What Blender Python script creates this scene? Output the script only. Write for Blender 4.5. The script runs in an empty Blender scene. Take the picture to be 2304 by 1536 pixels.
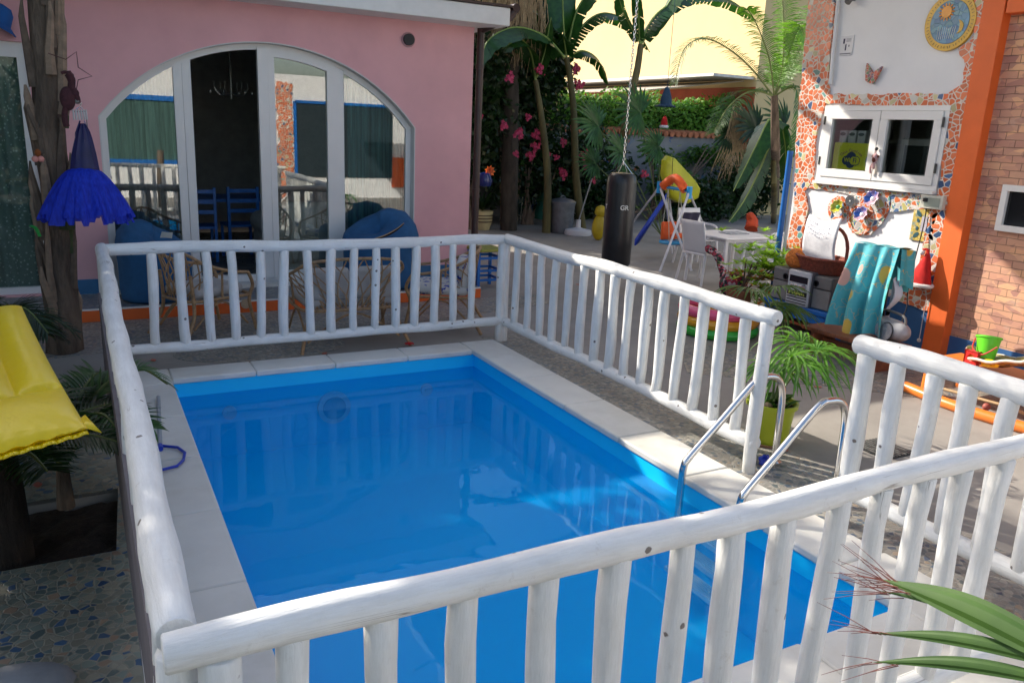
import bpy, math, random
from mathutils import Vector, Matrix
from mathutils.geometry import tessellate_polygon
S = bpy.context.scene
PI = math.pi
rad = math.radians
# ------------------------------------------------------------ camera
CH = 2.0
FPX = 1805.0
YAW, PITCH, ROLL = rad(28.55), rad(14.78), rad(-2.6)
_f = Vector((math.sin(YAW)*math.cos(PITCH), math.cos(YAW)*math.cos(PITCH), -math.sin(PITCH)))
_r = Vector((math.cos(YAW), -math.sin(YAW), 0))
_d = _f.cross(_r)
CR = math.cos(ROLL)*_r + math.sin(ROLL)*_d
CD = -math.sin(ROLL)*_r + math.cos(ROLL)*_d
cam = bpy.data.cameras.new('camera')
cam.lens = 36*FPX/2304
cam.sensor_width = 36
cam.clip_start = .05
cam.clip_end = 500
camo = bpy.data.objects.new('camera', cam)
S.collection.objects.link(camo)
camo.matrix_world = Matrix(((CR.x, -CD.x, -_f.x, 0), (CR.y, -CD.y, -_f.y, 0), (CR.z, -CD.z, -_f.z, CH), (0, 0, 0, 1)))
S.camera = camo
# ------------------------------------------------------------ sun and sky
SUNDIR = Vector((-.50, .87, .60)).normalized()      # towards the sun
EL = math.asin(SUNDIR.z)
sun = bpy.data.lights.new('sun', 'SUN')
sun.energy = 4.1
sun.angle = rad(.5)
sun.color = (1, .93, .82)
suno = bpy.data.objects.new('sun', sun)
S.collection.objects.link(suno)
suno.rotation_euler = SUNDIR.to_track_quat('Z', 'Y').to_euler()
w = bpy.data.worlds.new('World')
S.world = w
w.use_nodes = True
bg = w.node_tree.nodes['Background']
sky = w.node_tree.nodes.new('ShaderNodeTexSky')
sky.sky_type = 'NISHITA'
sky.sun_disc = False
sky.sun_elevation = EL
sky.sun_rotation = math.atan2(SUNDIR.x, SUNDIR.y)
w.node_tree.links.new(sky.outputs[0], bg.inputs[0])
sky.dust_density = 3.0
sky.ozone_density = .6
bg.inputs[1].default_value = .15
S.view_settings.view_transform = 'Standard'
S.view_settings.look = 'None'
S.view_settings.exposure = 0.92
S.view_settings.gamma = 1
S.cycles.max_bounces = 8
S.cycles.transparent_max_bounces = 12

# ------------------------------------------------------------ helpers
def ray(px, py):
    return CR*((px-1152)/FPX) + CD*((py-768)/FPX) + _f
def G(px, py, z=0.0):
    d = ray(px, py); return d*((z-CH)/d.z) + Vector((0, 0, CH))
def PX(px, py, X):
    d = ray(px, py); return d*(X/d.x) + Vector((0, 0, CH))
def PY(px, py, Y):
    d = ray(px, py); return d*(Y/d.y) + Vector((0, 0, CH))
def V(*a): return Vector(a)

class MB:
    def __init__(s): s.v = []; s.f = []; s.m = []; s.mi = 0
    def add(s, vs, fs):
        n = len(s.v); s.v += [tuple(a) for a in vs]
        for f in fs: s.f.append([n+i for i in f]); s.m.append(s.mi)
        return s
    def box(s, c, sz, rz=0, M=None):
        x, y, z = sz[0]/2, sz[1]/2, sz[2]/2
        vs = [V(a*x, b*y, d*z) for d in (-1, 1) for b in (-1, 1) for a in (-1, 1)]
        if rz: R = Matrix.Rotation(rz, 3, 'Z'); vs = [R@a for a in vs]
        if M: vs = [M@a for a in vs]
        vs = [a+Vector(c) for a in vs]
        return s.add(vs, [(0, 2, 3, 1), (4, 5, 7, 6), (0, 1, 5, 4), (2, 6, 7, 3), (0, 4, 6, 2), (1, 3, 7, 5)])
    def tube(s, pts, r, seg=8, cap=True, wob=0, rnd=None):
        pts = [Vector(p) for p in pts]; n = len(pts)
        rs = r if isinstance(r, (list, tuple)) else [r]*n
        t0 = (pts[1]-pts[0]).normalized()
        u = t0.orthogonal().normalized(); vs = []
        for i, p in enumerate(pts):
            t = (pts[min(i+1, n-1)]-pts[max(i-1, 0)]).normalized()
            u = (u - t*u.dot(t)).normalized(); q = t.cross(u)
            for k in range(seg):
                a = 2*PI*k/seg
                rr = rs[i]*(1+(rnd.uniform(-wob, wob) if wob else 0))
                vs.append(p+(u*math.cos(a)+q*math.sin(a))*rr)
        fs = [(i*seg+k, i*seg+(k+1) % seg, (i+1)*seg+(k+1) % seg, (i+1)*seg+k) for i in range(n-1) for k in range(seg)]
        if cap: fs += [list(range(seg))[::-1], [(n-1)*seg+k for k in range(seg)]]
        return s.add(vs, fs)
    def lathe(s, prof, c=(0, 0, 0), seg=24, sx=1, sy=1, M=None, cap=False):
        vs = []; n = len(prof)
        for r, z in prof:
            for k in range(seg):
                a = 2*PI*k/seg; p = V(r*math.cos(a)*sx, r*math.sin(a)*sy, z)
                if M: p = M@p
                vs.append(p+Vector(c))
        fs = [(i*seg+k, i*seg+(k+1) % seg, (i+1)*seg+(k+1) % seg, (i+1)*seg+k) for i in range(n-1) for k in range(seg)]
        if cap: fs += [list(range(seg))[::-1], [(n-1)*seg+k for k in range(seg)]]
        return s.add(vs, fs)
    def ell(s, c, r, seg=16, M=None):
        prof = [(max(1e-4, math.sin(PI*i/10)), -math.cos(PI*i/10)) for i in range(11)]
        A = Matrix.Diagonal(V(*r))
        if M: A = M@A
        return s.lathe(prof, c, seg, M=A)
    def plate(s, loops, fn, d0, d1):
        """loops of (u,v), first the outline then holes; fn(u,v,d)->point"""
        tris = tessellate_polygon([[V(u, v, 0) for u, v in L] for L in loops])
        flat = [p for L in loops for p in L]; n = len(flat)
        vs = [fn(u, v, d0) for u, v in flat]+[fn(u, v, d1) for u, v in flat]
        fs = [tuple(t) for t in tris]+[tuple(i+n for i in t)[::-1] for t in tris]
        o = 0
        for L in loops:
            m = len(L)
            for i in range(m):
                a, b = o+i, o+(i+1) % m; fs.append((a, b, b+n, a+n))
            o += m
        return s.add(vs, fs)
    def grid(s, fn, nu, nv):
        vs = [fn(i/nu, j/nv) for j in range(nv+1) for i in range(nu+1)]
        return s.add(vs, [(j*(nu+1)+i, j*(nu+1)+i+1, (j+1)*(nu+1)+i+1, (j+1)*(nu+1)+i) for j in range(nv) for i in range(nu)])
    def blade(s, p0, d, L, wd, nrm, droop=0, seg=4, fold=0.15):
        """a leaf blade; d direction, droop pulls the tip down"""
        p = Vector(p0); d = Vector(d).normalized(); nrm = Vector(nrm); vs = []
        for i in range(seg+1):
            t = i/seg; wv = wd*(math.sin(PI*min(1, .12+t*.88))**.7)*(1 if t < .99 else .08)
            side = d.cross(nrm)
            side = side.normalized() if side.length > 1e-4 else V(1, 0, 0)
            up = side.cross(d)
            vs += [p-side*wv/2+up*wv*fold, p, p+side*wv/2+up*wv*fold]
            p = p+d*L/seg; d = (d+V(0, 0, -droop/seg)).normalized()
        fs = []
        for i in range(seg):
            a = i*3; fs += [(a, a+1, a+4, a+3), (a+1, a+2, a+5, a+4)]
        return s.add(vs, fs)
    def build(s, name, mat, parent=None, world=True, smooth=40, bevel=0, solid=0, sub=0):
        me = bpy.data.meshes.new(name)
        vs = s.v
        if parent and world:
            o = V(0, 0, 0); q = parent
            while q: o += q.location; q = q.parent
            vs = [(a[0]-o.x, a[1]-o.y, a[2]-o.z) for a in vs]
        me.from_pydata(vs, [], s.f)
        for m in (mat if isinstance(mat, (list, tuple)) else [mat]): me.materials.append(m)
        if any(s.m): me.polygons.foreach_set('material_index', s.m)
        me.update()
        if smooth:
            me.shade_smooth(); me.set_sharp_from_angle(angle=rad(smooth))
        ob = bpy.data.objects.new(name, me)
        S.collection.objects.link(ob)
        if parent: ob.parent = parent
        if solid: md = ob.modifiers.new('solid', 'SOLIDIFY'); md.thickness = solid
        if bevel:
            md = ob.modifiers.new('bevel', 'BEVEL'); md.width = bevel; md.segments = 2; md.limit_method = 'ANGLE'
        if sub: md = ob.modifiers.new('sub', 'SUBSURF'); md.levels = sub; md.render_levels = sub
        return ob

def tag(o, label=None, cat=None, group=None, kind=None):
    if label: o['label'] = label
    if cat: o['category'] = cat
    if group: o['group'] = group
    if kind: o['kind'] = kind
    return o
def thing(name, label, cat, loc=(0, 0, 0), rz=0, group=None):
    o = bpy.data.objects.new(name, None); o.empty_display_size = .1
    S.collection.objects.link(o); o.location = loc; o.rotation_euler = (0, 0, rz)
    return tag(o, label, cat, group)
def structure(name, mb, mat, **k): return tag(mb.build(name, mat, **k), kind='structure')
def copy_tree(o, parent=None):
    c = o.copy(); S.collection.objects.link(c); c.parent = parent
    for ch in [x for x in S.objects if x.parent == o]: copy_tree(ch, c)
    return c
def dup(root, loc, rz, label, group=None):
    c = copy_tree(root); c.location = loc; c.rotation_euler = (0, 0, rz); c['label'] = label
    if group: c['group'] = group
    return c
def spline(pts, n=6):
    pts = [Vector(p) for p in pts]; out = []
    for i in range(len(pts)-1):
        a = pts[max(i-1, 0)]; b = pts[i]; c = pts[i+1]; d = pts[min(i+2, len(pts)-1)]
        for k in range(n):
            t = k/n
            out.append(.5*((2*b)+(c-a)*t+(2*a-5*b+4*c-d)*t*t+(3*b-a-3*c+d)*t**3))
    out.append(pts[-1]); return out

# ------------------------------------------------------------ materials
def newmat(name):
    m = bpy.data.materials.new(name); m.use_nodes = True
    nt = m.node_tree; b = nt.nodes['Principled BSDF']; return m, nt, b
def coords(nt, scale=(1, 1, 1), world=False):
    tc = nt.nodes.new('ShaderNodeTexCoord'); mp = nt.nodes.new('ShaderNodeMapping')
    mp.inputs['Scale'].default_value = scale
    if world:
        g = nt.nodes.new('ShaderNodeNewGeometry'); nt.links.new(g.outputs['Position'], mp.inputs[0])
    else: nt.links.new(tc.outputs['Object'], mp.inputs[0])
    return mp.outputs[0]
def noise(nt, vec, scale, detail=4, rough=.6):
    n = nt.nodes.new('ShaderNodeTexNoise'); n.inputs['Scale'].default_value = scale
    n.inputs['Detail'].default_value = detail; n.inputs['Roughness'].default_value = rough
    nt.links.new(vec, n.inputs['Vector']); return n.outputs[0]
def ramp(nt, fac, stops, const=False):
    r = nt.nodes.new('ShaderNodeValToRGB'); e = r.color_ramp
    if const: e.interpolation = 'CONSTANT'
    while len(e.elements) < len(stops): e.elements.new(.5)
    for el, (p, c) in zip(e.elements, stops): el.position = p; el.color = (*c, 1) if len(c) == 3 else c
    nt.links.new(fac, r.inputs[0]); return r.outputs[0]
def mix(nt, fac, a, b, mode='MIX'):
    m = nt.nodes.new('ShaderNodeMix'); m.data_type = 'RGBA'; m.blend_type = mode
    for s_, v in ((0, fac), (6, a), (7, b)):
        if hasattr(v, 'links') or hasattr(v, 'is_linked'): nt.links.new(v, m.inputs[s_])
        elif s_ == 0: m.inputs[0].default_value = v
        else: m.inputs[s_].default_value = (*v, 1)
    return m.outputs[2]
def bump(nt, h, b, strength=.3, dist=.01):
    n = nt.nodes.new('ShaderNodeBump'); n.inputs['Strength'].default_value = strength
    n.inputs['Distance'].default_value = dist; nt.links.new(h, n.inputs['Height'])
    nt.links.new(n.outputs[0], b.inputs['Normal']); return n
def mul(c, k): return tuple(min(1, x*k) for x in c)
MC = {}
def mat(name, col, rough=.6, var=.15, nscale=6, bmp=.15, bscale=60, metal=0, spec=.5, stretch=(1, 1, 1), dist=.004, dirt=None, world=False):
    if name in MC: return MC[name]
    m, nt, b = newmat(name)
    vec = coords(nt, stretch, world)
    n = noise(nt, vec, nscale)
    c = ramp(nt, n, [(.3, mul(col, 1-var)), (.7, mul(col, 1+var))])
    if dirt:
        n3 = noise(nt, vec, nscale*.35, 6, .7)
        f = ramp(nt, n3, [(.48, (0, 0, 0)), (.72, (1, 1, 1))])
        c = mix(nt, f, c, dirt)
    nt.links.new(c, b.inputs['Base Color'])
    b.inputs['Roughness'].default_value = rough; b.inputs['Metallic'].default_value = metal
    b.inputs['Specular IOR Level'].default_value = spec
    if bmp: bump(nt, noise(nt, vec, bscale, 5), b, bmp, dist)
    MC[name] = m; return m
def mosaic(name, scale, pal, grout, gw=.06, stretch=(1, 1, 1), rough=.35, speck=None, flat='xy'):
    m, nt, b = newmat(name)
    vec = coords(nt, stretch)
    nn = nt.nodes.new('ShaderNodeTexNoise'); nn.inputs['Scale'].default_value = scale*.7; nt.links.new(vec, nn.inputs['Vector'])
    add = nt.nodes.new('ShaderNodeVectorMath'); add.operation = 'MULTIPLY_ADD'
    add.inputs[1].default_value = (.35/scale,)*3
    nt.links.new(nn.outputs[1], add.inputs[0]); nt.links.new(vec, add.inputs[2])
    vo = nt.nodes.new('ShaderNodeTexVoronoi'); vo.inputs['Scale'].default_value = scale; nt.links.new(add.outputs[0], vo.inputs['Vector'])
    ve = nt.nodes.new('ShaderNodeTexVoronoi'); ve.feature = 'DISTANCE_TO_EDGE'; ve.inputs['Scale'].default_value = scale; nt.links.new(add.outputs[0], ve.inputs['Vector'])
    sp = nt.nodes.new('ShaderNodeSeparateColor'); nt.links.new(vo.outputs['Color'], sp.inputs[0])
    tot = sum(p[0] for p in pal); acc = 0; st = []
    for wt, c in pal: st.append((acc/tot, c)); acc += wt
    c = ramp(nt, sp.outputs[0], st, True)
    k = ramp(nt, sp.outputs[1], [(0, (.72, .72, .72)), (1, (1.15, 1.15, 1.15))])
    c = mix(nt, 1.0, c, k, 'MULTIPLY')
    if speck:
        v2 = nt.nodes.new('ShaderNodeTexVoronoi'); v2.inputs['Scale'].default_value = scale*4; nt.links.new(vec, v2.inputs['Vector'])
        s2 = nt.nodes.new('ShaderNodeSeparateColor'); nt.links.new(v2.outputs['Color'], s2.inputs[0])
        c2 = ramp(nt, s2.outputs[0], [(i/len(speck), q) for i, q in enumerate(speck)], True)
        f = ramp(nt, sp.outputs[2], [(0, (1, 1, 1)), (.34, (0, 0, 0))], True)
        c = mix(nt, f, c, c2)
    g = ramp(nt, ve.outputs[0], [(gw*.6, (1, 1, 1)), (gw, (0, 0, 0))])
    gc = mix(nt, noise(nt, vec, 30), mul(grout, .8), mul(grout, 1.1))
    c = mix(nt, g, c, gc)
    big = ramp(nt, noise(nt, vec, 1.3, 5), [(.3, (.72, .72, .72)), (.7, (1.08, 1.08, 1.08))])
    c = mix(nt, 1.0, c, big, 'MULTIPLY')
    nt.links.new(c, b.inputs['Base Color'])
    r = ramp(nt, g, [(0, (rough,)*3), (1, (.8,)*3)]); nt.links.new(r, b.inputs['Roughness'])
    inv = ramp(nt, ve.outputs[0], [(0, (0, 0, 0)), (gw*1.3, (1, 1, 1))])
    bump(nt, inv, b, .5, .004)
    return m

def paint_white(axis):
    m, nt, b = newmat('white_painted_log_'+axis)
    k = {'x': (.12, 1, 1), 'y': (1, .12, 1), 'z': (1, 1, .12)}[axis]
    vec = coords(nt); vl = coords(nt, k)
    c = ramp(nt, noise(nt, vec, 5, 6), [(.3, (.74, .735, .70)), (.65, (.85, .845, .81))])
    c = mix(nt, ramp(nt, noise(nt, vl, 55, 6, .7), [(.35, (.35, .35, .35)), (.6, (0, 0, 0))]), c, (.58, .56, .52))
    v = nt.nodes.new('ShaderNodeTexVoronoi'); v.inputs['Scale'].default_value = 7.5; nt.links.new(vec, v.inputs['Vector'])
    n2 = noise(nt, vec, 60, 4)
    ad = nt.nodes.new('ShaderNodeMath'); ad.operation = 'MULTIPLY_ADD'; ad.inputs[1].default_value = .07
    nt.links.new(n2, ad.inputs[0]); nt.links.new(v.outputs['Distance'], ad.inputs[2])
    c = mix(nt, ramp(nt, ad.outputs[0], [(.105, (.9, .9, .9)), (.12, (0, 0, 0))]), c, (.13, .10, .08))
    # long thin drying cracks and scuffed patches
    ck = ramp(nt, noise(nt, coords(nt, {'x': (.02, 1, 1), 'y': (1, .02, 1), 'z': (1, 1, .02)}[axis]), 26, 2, .5), [(.492, (0, 0, 0)), (.499, (1, 1, 1)), (.501, (1, 1, 1)), (.508, (0, 0, 0))])
    gate = ramp(nt, noise(nt, vec, 2.6, 2), [(.60, (0, 0, 0)), (.66, (.75, .75, .75))])
    c = mix(nt, mix(nt, 1.0, ck, gate, 'MULTIPLY'), c, (.22, .18, .14))
    c = mix(nt, ramp(nt, noise(nt, vec, 16, 8, .75), [(.60, (0, 0, 0)), (.75, (.6, .6, .6))]), c, (.50, .45, .38))
    nt.links.new(c, b.inputs['Base Color']); b.inputs['Roughness'].default_value = .5
    bn = bump(nt, noise(nt, vl, 34, 8, .7), b, .55, .010)
    b2 = nt.nodes.new('ShaderNodeBump'); b2.inputs['Strength'].default_value = .5; b2.inputs['Distance'].default_value = .03
    nt.links.new(noise(nt, coords(nt, mul3(k, 1)), 9, 2), b2.inputs['Height']); nt.links.new(b2.outputs[0], bn.inputs['Normal'])
    return m
def mul3(k, f): return (k[0]*f, k[1]*f, k[2]*f)
WHITES = {a: paint_white(a) for a in 'xyz'}
def leafmat(name, col, col2, trans=.25, rough=.4):
    if name in MC: return MC[name]
    m, nt, b = newmat(name)
    vec = coords(nt, (1, 1, 1))
    c = ramp(nt, noise(nt, vec, 9, 3), [(.35, col), (.65, col2)])
    nt.links.new(c, b.inputs['Base Color']); b.inputs['Roughness'].default_value = rough
    tr = nt.nodes.new('ShaderNodeBsdfTranslucent'); nt.links.new(mix(nt, 1.0, c, (1.5, 1.7, .6), 'MULTIPLY'), tr.inputs[0])
    mx = nt.nodes.new('ShaderNodeMixShader'); mx.inputs[0].default_value = trans
    nt.links.new(b.outputs[0], mx.inputs[1]); nt.links.new(tr.outputs[0], mx.inputs[2])
    nt.links.new(mx.outputs[0], nt.nodes['Material Output'].inputs[0])
    MC[name] = m; return m
def glassmat(name, base=.2, tint=(.9, .95, .93), rough=0.0, kmul=1.0):
    m, nt, b = newmat(name); nt.nodes.remove(b)
    t = nt.nodes.new('ShaderNodeBsdfTransparent'); t.inputs[0].default_value = (*tint, 1)
    g = nt.nodes.new('ShaderNodeBsdfGlossy'); g.inputs['Roughness'].default_value = rough
    fr = nt.nodes.new('ShaderNodeFresnel'); fr.inputs[0].default_value = 1.45
    a = nt.nodes.new('ShaderNodeMath'); a.operation = 'ADD'; a.inputs[1].default_value = base; a.use_clamp = True
    nt.links.new(fr.outputs[0], a.inputs[0])
    mx = nt.nodes.new('ShaderNodeMixShader'); nt.links.new(a.outputs[0], mx.inputs[0])
    nt.links.new(t.outputs[0], mx.inputs[1]); nt.links.new(g.outputs[0], mx.inputs[2])
    nt.links.new(mx.outputs[0], nt.nodes['Material Output'].inputs[0]); return m

STONE = mat('cream_coping_stone', (.72, .695, .635), .55, .06, 3, .12, 90, dirt=(.58, .545, .47))
CONC = mat('worn_concrete', (.30, .275, .245), .75, .14, 1.6, .25, 60, dirt=(.22, .20, .18))
PINK = mat('pink_render', (.76, .41, .43), .8, .09, .9, .35, 120, dist=.003, dirt=(.66, .34, .37))
WPLAST = mat('white_render', (.74, .74, .75), .8, .04, 2, .35, 110, dist=.003)
YPLAST = mat('yellow_render', (.64, .49, .25), .85, .04, .7, .2, 60)
ORANGE = mat('orange_paint', (.74, .13, .02), .55, .08, 3, .15, 80)
NAVY = mat('navy_paint', (.03, .11, .27), .55, .15, 4, .15, 80)
BLUEP = mat('blue_paint', (.01, .13, .45), .4, .15, 6, .1, 80)
PVC = mat('white_pvc_frame', (.74, .73, .71), .35, .03, 3, .04, 40)
WPL = mat('white_plastic', (.72, .70, .72), .35, .04, 5, .05, 50)
STEEL = mat('polished_steel', (.75, .74, .72), .14, .03, 5, .02, 30, metal=1)
BLACK = mat('black_paint', (.015, .015, .017), .4, .2, 5, .05, 40)
DARKPIPE = mat('dark_brown_pipe', (.05, .025, .022), .4, .2, 5, .05, 40)
RATTAN = mat('rattan', (.36, .22, .11), .5, .3, 30, .3, 90)
CUSH = mat('grey_cushion_cloth', (.42, .40, .38), .9, .12, 8, .5, 200)
DENIM = mat('blue_denim', (.018, .10, .24), .85, .12, 12, .4, 300)
BARK = mat('palm_bark', (.17, .12, .085), .9, .55, 12, .9, 30, stretch=(1, 1, .25), dist=.03)
SOIL = mat('soil', (.035, .022, .014), .95, .4, 25, .9, 60, dist=.02)
BARKD = mat('banana_stem', (.10, .085, .028), .7, .5, 6, .4, 30, stretch=(1, 1, .2), dist=.01)
DRY = mat('dry_palm_fibre', (.42, .30, .17), .9, .3, 20, .3, 60)
WOOD = mat('brown_wood', (.22, .07, .03), .5, .3, 14, .3, 60, stretch=(1, 5, 1))
GREYP = mat('grey_plastic', (.16, .155, .15), .5, .1, 5, .08, 60)
SILVER = mat('silver_plastic', (.52, .53, .55), .3, .06, 5, .04, 40)
def lm(n, a, b=None, **k): return leafmat(n, a, b or mul(a, 1.8), **k)
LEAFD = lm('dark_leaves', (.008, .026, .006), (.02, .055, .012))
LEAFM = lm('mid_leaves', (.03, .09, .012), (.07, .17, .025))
LEAFB = lm('bright_leaves', (.18, .34, .03), (.36, .50, .07), trans=.4)
BANANA = lm('banana_leaf', (.012, .055, .012), (.03, .10, .02), trans=.22, rough=.3)
PALM = lm('palm_leaf', (.022, .075, .015), (.045, .14, .03), trans=.2)

# ------------------------------------------------------------ ground
def flat(u, v, d): return V(u, v, d)
TERR = mosaic('broken_tile_paving', 27, [(5, (.22, .25, .20)), (6, (.33, .30, .22)), (3, (.15, .19, .17)), (1.2, (.08, .15, .25)), (1.2, (.40, .27, .18)), (4, (.27, .29, .23)), (.8, (.04, .09, .18))], (.36, .33, .25), .085, (1, 1, 1))
PEB = mosaic('small_pebble_paving', 30, [(5, (.30, .28, .24)), (3, (.38, .35, .29)), (2, (.14, .17, .17)), (1.5, (.10, .14, .19)), (1, (.36, .28, .20))], (.34, .32, .28), .11)
PX0, PX1, PY0, PY1 = .50, 3.10, 1.92, 6.42        # pool opening
BED = [(-1.6, 3.84), (.02, 3.84), (.06, 4.56), (-1.6, 4.52)]
poolh = [(PX0-.05, PY0-.05), (PX1+.05, PY0-.05), (PX1+.05, PY1+.05), (PX0-.05, PY1+.05)]
mb = MB().plate([[(-40, -30), (60, -30), (60, 60), (-40, 60)], poolh, BED], flat, -.3, 0)
structure('ground', mb, CONC, smooth=0)
def sheet(name, loops, m, z=.004): return structure(name, MB().plate(loops, flat, -.02, z), m, smooth=0)
sheet('mosaic_paving', [[(-6, -3), (.12, -3), (.12, 6.4), (-.05, 6.6), (-6, 6.0)], [(p[0]+(.0 if p[0] < 0 else 0), p[1]) for p in BED]], TERR)
wob = [(3.44+.62+.03*math.sin(i*1.9), 6.9-i*.45) for i in range(14)]
sheet('pebble_strip', [[(3.40, 6.9)]+wob+[(3.40, wob[-1][1])]], PEB)
def disc(cx, cy, rx, ry, a0=0, a1=360, n=28): return [(cx+rx*math.cos(rad(a0+(a1-a0)*i/n)), cy+ry*math.sin(rad(a0+(a1-a0)*i/n))) for i in range(n)]
sheet('pebble_circle', [disc(1.35, 7.16, .75, .40)], PEB, .0045)
sheet('pebble_path', [[(4.6, 5.2), (5.6, 4.4), (6.9, 3.0), (7.4, 3.4), (6.3, 4.95), (5.2, 6.1)]], PEB, .005)
sheet('pebble_path_by_house', [[(-1, 7.3), (1.2, 7.6), (3.2, 7.7), (4.9, 8.1), (5.0, 8.6), (-1, 8.6)]], PEB, .005)
sheet('stone_paving', [[(1.9, -.6), (4.3, -.6), (4.3, 1.1), (3.9, 1.55), (1.9, 1.555)]], STONE, .006)
# soil in the planting bed
def soilf(u, v): return V(-1.6+1.7*u, 3.8+.7*v, -.05+.02*math.sin(u*31)*math.cos(v*17)+random.Random(int(u*997+v*7919)).uniform(-.012, .012))
structure('bed_soil', MB().grid(soilf, 40, 16), SOIL)

# ------------------------------------------------------------ pool
LINER = mat('blue_pool_liner', (.0, .56, .98), .45, .03, 1.5, .03, 20)
pool = thing('swimming_pool', 'rectangular blue lined pool sunk in the courtyard with cream stone edge', 'pool', (1.8, 4.2, 0))
mb = MB(); D = -.68
def pq(a, b, c_, d_): mb.add([a, b, c_, d_], [(0, 1, 2, 3)])
c0, c1, c2, c3 = [(PX0, PY0), (PX1, PY0), (PX1, PY1), (PX0, PY1)]
for a, b in ((c0, c1), (c1, c2), (c2, c3), (c3, c0)): pq((*a, .0), (*b, .0), (*b, D), (*a, D))
pq((*c0, D), (*c1, D), (*c2, D), (*c3, D))
mb.build('basin_liner', LINER, pool, smooth=0)
COPW = .34
def coping_stone(x0, y0, x1, y1):
    m = MB(); m.box(((x0+x1)/2, (y0+y1)/2, .005), (x1-x0-.003, y1-y0-.006, .05)); return m.build('coping_stone', STONE, pool, bevel=.012)
ys = [PY0-COPW, 2.55, 3.3, 4.05, 4.8, 5.55, 6.3, PY1+COPW-.06]
L_ = .02
for i in range(len(ys)-1):
    coping_stone(PX0-COPW, ys[i], PX0+L_, ys[i+1]); 
ysr = [PY0-COPW, 2.3, 2.78, 3.42, 4.1, 4.8, 5.5, PY1+COPW-.06]
for i in range(len(ysr)-1): coping_stone(PX1-L_, ysr[i], PX1+COPW, ysr[i+1])
xs = [PX0+L_, 1.15, 1.8, 2.45, PX1-L_]
for i in range(4):
    coping_stone(xs[i], PY1-L_, xs[i+1], PY1+COPW-.06); coping_stone(xs[i], PY0-COPW, xs[i+1], PY0+L_)
# fittings on the far pool wall
RIM = mat('pale_blue_fitting', (.25, .50, .72), .35, .03)
for x, z, r in ((.93, -.30, .055), (2.63, -.30, .055)):
    MB().tube([(x, PY1-.001, z), (x, PY1-.03, z)], r, 16).tube([(x, PY1-.03, z), (x, PY1-.04, z)], r*.4, 12).build('inlet', RIM, pool)
fl = MB().tube([(1.78, PY1-.001, -.36), (1.78, PY1-.04, -.36)], .14, 28).build('pool_lamp', RIM, pool)
MB().tube([(1.78, PY1-.035, -.36), (1.78, PY1-.048, -.36)], .10, 24).build('lens', mat('lamp_lens', (.03, .22, .48), .1), fl)
# water
m, nt, b = newmat('pool_water'); nt.nodes.remove(b)
vec = coords(nt)
t = nt.nodes.new('ShaderNodeBsdfTransparent'); t.inputs[0].default_value = (.90, .99, 1, 1)
df = nt.nodes.new('ShaderNodeBsdfDiffuse'); df.inputs[0].default_value = (.0, .45, .98, 1)
mb0 = nt.nodes.new('ShaderNodeMixShader'); mb0.inputs[0].default_value = .32
nt.links.new(t.outputs[0], mb0.inputs[1]); nt.links.new(df.outputs[0], mb0.inputs[2])
g = nt.nodes.new('ShaderNodeBsdfGlossy'); g.inputs['Roughness'].default_value = .01; g.inputs[0].default_value = (.55, .82, 1, 1)
fr = nt.nodes.new('ShaderNodeFresnel'); fr.inputs[0].default_value = 1.33
bp = nt.nodes.new('ShaderNodeBump'); bp.inputs['Strength'].default_value = .10; bp.inputs['Distance'].default_value = .015
nt.links.new(noise(nt, vec, 4.0, 2, .45), bp.inputs['Height'])
for n_ in (g, fr): nt.links.new(bp.outputs[0], n_.inputs['Normal'])
sc_ = nt.nodes.new('ShaderNodeMath'); sc_.operation = 'MULTIPLY'; sc_.inputs[1].default_value = .62; sc_.use_clamp = True
nt.links.new(fr.outputs[0], sc_.inputs[0])
mx = nt.nodes.new('ShaderNodeMixShader'); nt.links.new(sc_.outputs[0], mx.inputs[0])
nt.links.new(mb0.outputs[0], mx.inputs[1]); nt.links.new(g.outputs[0], mx.inputs[2])
nt.links.new(mx.outputs[0], nt.nodes['Material Output'].inputs[0])
WATER = m
structure('water', MB().add([(PX0+.001, PY0+.001, -.13), (PX1-.001, PY0+.001, -.13), (PX1-.001, PY1-.001, -.13), (PX0+.001, PY1-.001, -.13)], [(0, 1, 2, 3)]), WATER, smooth=0)

# ------------------------------------------------------------ log fences
def log(p0, p1, r, seed, bend=.006, seg=12, taper=0, name='log', parent=None, n=None, capround=True):
    R = random.Random(seed); p0 = Vector(p0); p1 = Vector(p1); L = (p1-p0).length
    n = n or max(6, int(L/.12)); t = (p1-p0).normalized(); u = t.orthogonal().normalized(); q = t.cross(u)
    ph = [R.uniform(0, 6.28) for _ in range(6)]; pts = []; rs = []
    for i in range(n+1):
        s = i/n; k = math.sin(PI*s)
        off = u*(bend*math.sin(s*L*2.3+ph[0])+bend*.5*math.sin(s*L*6+ph[1]))*min(1, k*3) + q*(bend*math.cos(s*L*2.0+ph[2])+bend*.4*math.sin(s*L*7+ph[3]))*min(1, k*3)
        pts.append(p0.lerp(p1, s)+off); rs.append(r*(1-taper*s)*(1+.05*math.sin(s*L*9+ph[4])+R.uniform(-.02, .02)))
    if capround:
        pts = [pts[0]+t*0.0]+[pts[0]+t*r*.12]+pts[1:-1]+[pts[-1]-t*r*.12, pts[-1]]
        rs = [rs[0]*.90]+[rs[0]]+rs[1:-1]+[rs[-1], rs[-1]*.90]
    m = MB().tube(pts, rs, seg, wob=.025, rnd=R)
    dd = p1-p0; ax_ = 'xyz'[max(range(3), key=lambda i: abs(dd[i]))]
    return m.build(name, WHITES[ax_], parent, smooth=50)
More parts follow.
